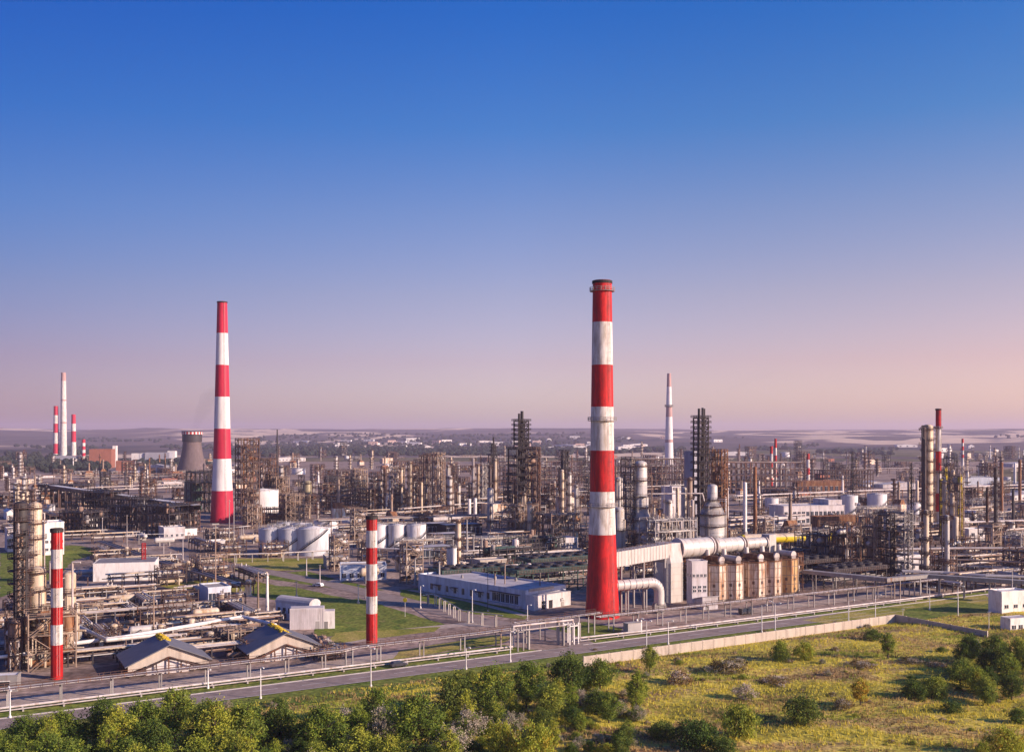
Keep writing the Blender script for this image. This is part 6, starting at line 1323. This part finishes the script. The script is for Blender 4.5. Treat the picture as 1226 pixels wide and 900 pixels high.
TK = ['green tree','dark green tree','bright lime tree','slender pale tree','silvery shrub','dark green bush','green bush','yellow-green bush']
def f1(): x = rt.uniform(-40, 340); return x, rt.uniform(908-max(0,(x-60))*.06, 1000)
def f2(): x = rt.uniform(330, 560); return x, rt.uniform(888-(x-330)*.16, 970)
def f3(): x = rt.uniform(540, 770); return x, rt.uniform(832, 915)
def f4(): x = rt.uniform(1150, 1270); return x, rt.uniform(792, 850)
band(150, f1, TK, (4,3,2.6,1.5,3,1,1.5,1.2), (30,58)); band(95, f2, TK, (3,2.5,3,1.5,4,1,2,2), (26,54)); band(75, f3, TK, (2,1.6,1.6,1,3.5,2,2.5,3), (18,40)); band(16, f4, TK, (4,3,1,1,1,1,2,1), (26,44))
band(120, f1, ['green bush','yellow-green bush','silvery shrub','dark green bush'], (3,3,3,1), (16,34)); band(90, f2, ['green bush','yellow-green bush','silvery shrub','dark green bush'], (3,3,4,1), (14,32)); band(60, f3, ['green bush','yellow-green bush','silvery shrub','brown dry bush'], (3,3,3,2), (12,28))
def f5(): x = rt.uniform(700, 1226); return x, rt.uniform(775, 930)
band(60, f5, ['brown dry bush','green bush','silvery shrub','dark green bush','yellow-green bush'], (4,1.5,.8,1.2,2.5), (7,20))
def f6(): x = rt.uniform(120, 640); return x, 0
for _ in range(26):
    x = rt.uniform(-20, 640); v = rt.uniform(-12,-7); u = (x-613)/F*300; p = W(rt.uniform(-150, 20), v); px, py = PXY(p); plant(rt.choice(['green bush','dark green bush','silvery shrub']), px, py, rt.uniform(10,20), None, rt)
for x, y, w_, h_ in ((1000,747,12,6),(1038,752,14,7),(914,756,9,5)): plant('brown dry bush', x, y, w_, h_)
for k in TP.values(): remove(k)
# meadow grass: nobody could count it
r = random.Random(9); vs = []; fs = []; ms = []
for k in range(52000):
    px = r.uniform(-10, 1236); D = r.uniform(188, 345); x = (px-613)/F*D; y = D; v = (Vector((x,y,0))-O0).dot(VX); u = (Vector((x,y,0))-O0).dot(UX)
    if v > -14.5 and not (u < 12 and v < -6): continue
    if u > 134 and v > -14.5: continue
    if (x*.0+noise.noise(Vector((x*.07, y*.1, 2)))) < -.35 and r.random() < .6: continue
    z = meadow_z(x, y); h = r.uniform(.3,.75)*(1+.8*max(0, noise.noise(Vector((x*.05, y*.08, 7))))); n_ = 1.5*noise.noise(Vector((x*.035, y*.08, 4)))+.5*noise.noise(Vector((x*.15, y*.2, 1)))+r.uniform(-.15,.15); mi = 0 if n_ > .02 else (1 if n_ > -.3 else (3 if n_ > -.55 else 2))
    for q in range(3):
        a = r.uniform(0, 6.28); b = r.uniform(.05,.14); dx, dy = math.cos(a)*b, math.sin(a)*b; lx, ly = r.gauss(0,.18), r.gauss(0,.18); ox, oy = r.gauss(0,.2), r.gauss(0,.2); o = len(vs)
        vs += [(x+ox-dx, y+oy-dy, z), (x+ox+dx, y+oy+dy, z), (x+ox+lx, y+oy+ly, z+h)]; fs.append((o,o+1,o+2)); ms.append(mi)
mb = MB(); mb.add(vs, fs); mb.m = ms; o = mb.build('meadow_grass', ['dry_grass','straw','leaf_lime','leaf_brown']); o['kind'] = 'stuff'; o['label'] = 'dry yellow-green meadow grass in front of the concrete wall'
# ---------------- thin smoke
m = bpy.data.materials.new('smoke'); m.use_nodes = True; N = m.node_tree.nodes; L = m.node_tree.links; N.remove(N['Principled BSDF'])
pv = N.new('ShaderNodeVolumePrincipled'); pv.inputs['Density'].default_value = .006; pv.inputs['Color'].default_value = (.35,.33,.4,1); L.new(pv.outputs[0], N['Material Output'].inputs['Volume']); MATS['smoke'] = m
def plume(p, d, r0, r1, L_, seed, label):
    q = MB(); n = 14; R_ = random.Random(seed); prof = []; vs = []; fs = []; k = 10
    for i in range(n+1):
        a = i/n; c = Vector(p)+Vector(d)*(L_*a)+Vector((0,0,L_*.12*math.sin(a*2.4))); r = (r0+(r1-r0)*a)*(.9+.2*R_.random())*(1 if 0 < i < n else .05)
        for j in range(k): t_ = 2*PI*j/k; vs.append((c.x+r*math.cos(t_), c.y+r*math.sin(t_), c.z+r*.5*math.sin(t_)))
    for i in range(n):
        for j in range(k): fs.append((i*k+j, i*k+(j+1)%k, (i+1)*k+(j+1)%k, (i+1)*k+j))
    fs += [tuple(reversed(range(k))), tuple(range(n*k, n*k+k))]; q.add(vs, fs, True); o = q.build('smoke_plume', 'smoke'); o['kind'] = 'stuff'; o['label'] = label
a = G(232, 566); plume((a.x, a.y, HT(566,516)), (.5,0,.85), 6, 22, 70, 1, 'faint grey wisp above the cooling tower')
a = G(844, 652); plume((a.x, a.y, HT(652,487)), (.92,.1,.35), .8, 6, 48, 2, 'faint smoke trail off the three-stack tower')
a = G(625, 636); plume((a.x, a.y, HT(636,491)), (.92,.1,.33), .7, 5, 42, 3, 'faint smoke trail off the tallest dark tower')
# ================================================================ wording: every copy gets a label that points at it alone
LMK = [('the distant boiler house',120,550),('the cooling tower',230,555),('the tapered pink-red chimney',266,600),('the sloping gallery',140,600),('the far-left beige column',42,680),('the white storehouse',145,690),('the left gabled shed',200,790),('the right gabled shed',342,775),
 ('the blue-sided pump house',263,712),('the big overlapping tanks',345,655),('the white tank trio',476,645),('the apron striped stack',445,720),('the tall scaffold tower',296,590),('the dark three-stack tower',840,620),('the tallest dark tower',625,610),('the slim dark platformed tower',590,585),('the silver upright drum',587,625),
 ('the long blue hall',560,710),('the big striped chimney',721,690),('the stout stepped column',767,640),('the yellow drum',935,650),('the furnace row',905,700),('the grey lattice tower frame',1075,670),('the tall beige column',1111,620),('the windowed hall',975,615),('the white tank pair',1037,605),
 ('the stubby striped stack',967,572),('the white two-window building',1170,640),('the thin banded stack',1152,572),('the guard building',1205,720),('the wall corner',1072,745),('the faded white distant chimney',801,555),('the centre-left column field',500,600),('the steel grid behind the chimney',770,585),
 ('the dark tree by the road',778,800),('the road portal',655,765),('the sheared grid above the hall',1010,585),('the lime trees below the stack',440,890),('the yellow young tree',1030,840),('the roadside silvery shrubs',560,885),('the leftmost lamp post',12,855),('the white lamp before the sheds',312,836),('the big round dark bush',960,860),('the wall start by the road',720,800)]
LMK = [l for l in LMK if 'sheared' not in l[0]]
ORD = ['first','second','third','fourth','fifth','sixth','seventh','eighth','ninth','tenth','eleventh','twelfth']
buckets = {}
for o in AUTO:
    px, py = PXY(o.location); plant_ = 'meadow' in (o.get('group') or ''); best = None
    for nm, lx, ly in LMK:
        if plant_ != (ly > 760 or 'wall' in nm or 'guard' in nm): continue
        d = (px-lx)**2+(4*(py-ly))**2*(1 if not plant_ else .3)
        if best is None or d < best[0]: best = (d, nm, lx, ly)
    _, nm, lx, ly = best; dx, dy = px-lx, py-ly
    if abs(dx) > 9 and abs(dx) > abs(dy)*1.6: rel = ('right of' if dx > 0 else 'left of')
    else: rel = 'behind' if dy < 0 else 'in front of'
    if rel in ('behind','in front of') : side = ''
    else: side = ''
    buckets.setdefault((o['label'], rel, nm), []).append((px, py, o))
for (desc, rel, nm), L_ in buckets.items():
    L_.sort(key=lambda a: a[0])
    for i, (px, py, o) in enumerate(L_):
        if len(L_) == 1: o['label'] = f'{desc} {rel} {nm}'
        elif len(L_) == 2: o['label'] = f'{desc} {rel} {nm}, {"left" if i == 0 else "right"} one of two'
        elif i == 0: o['label'] = f'{desc} {rel} {nm}, leftmost of them'
        elif i == len(L_)-1: o['label'] = f'{desc} {rel} {nm}, rightmost of them'
        else: o['label'] = f'{desc} {rel} {nm}, {ORD[min(i,11)]} from left'
for o in C.objects:
    if '_px' in o: del o['_px']
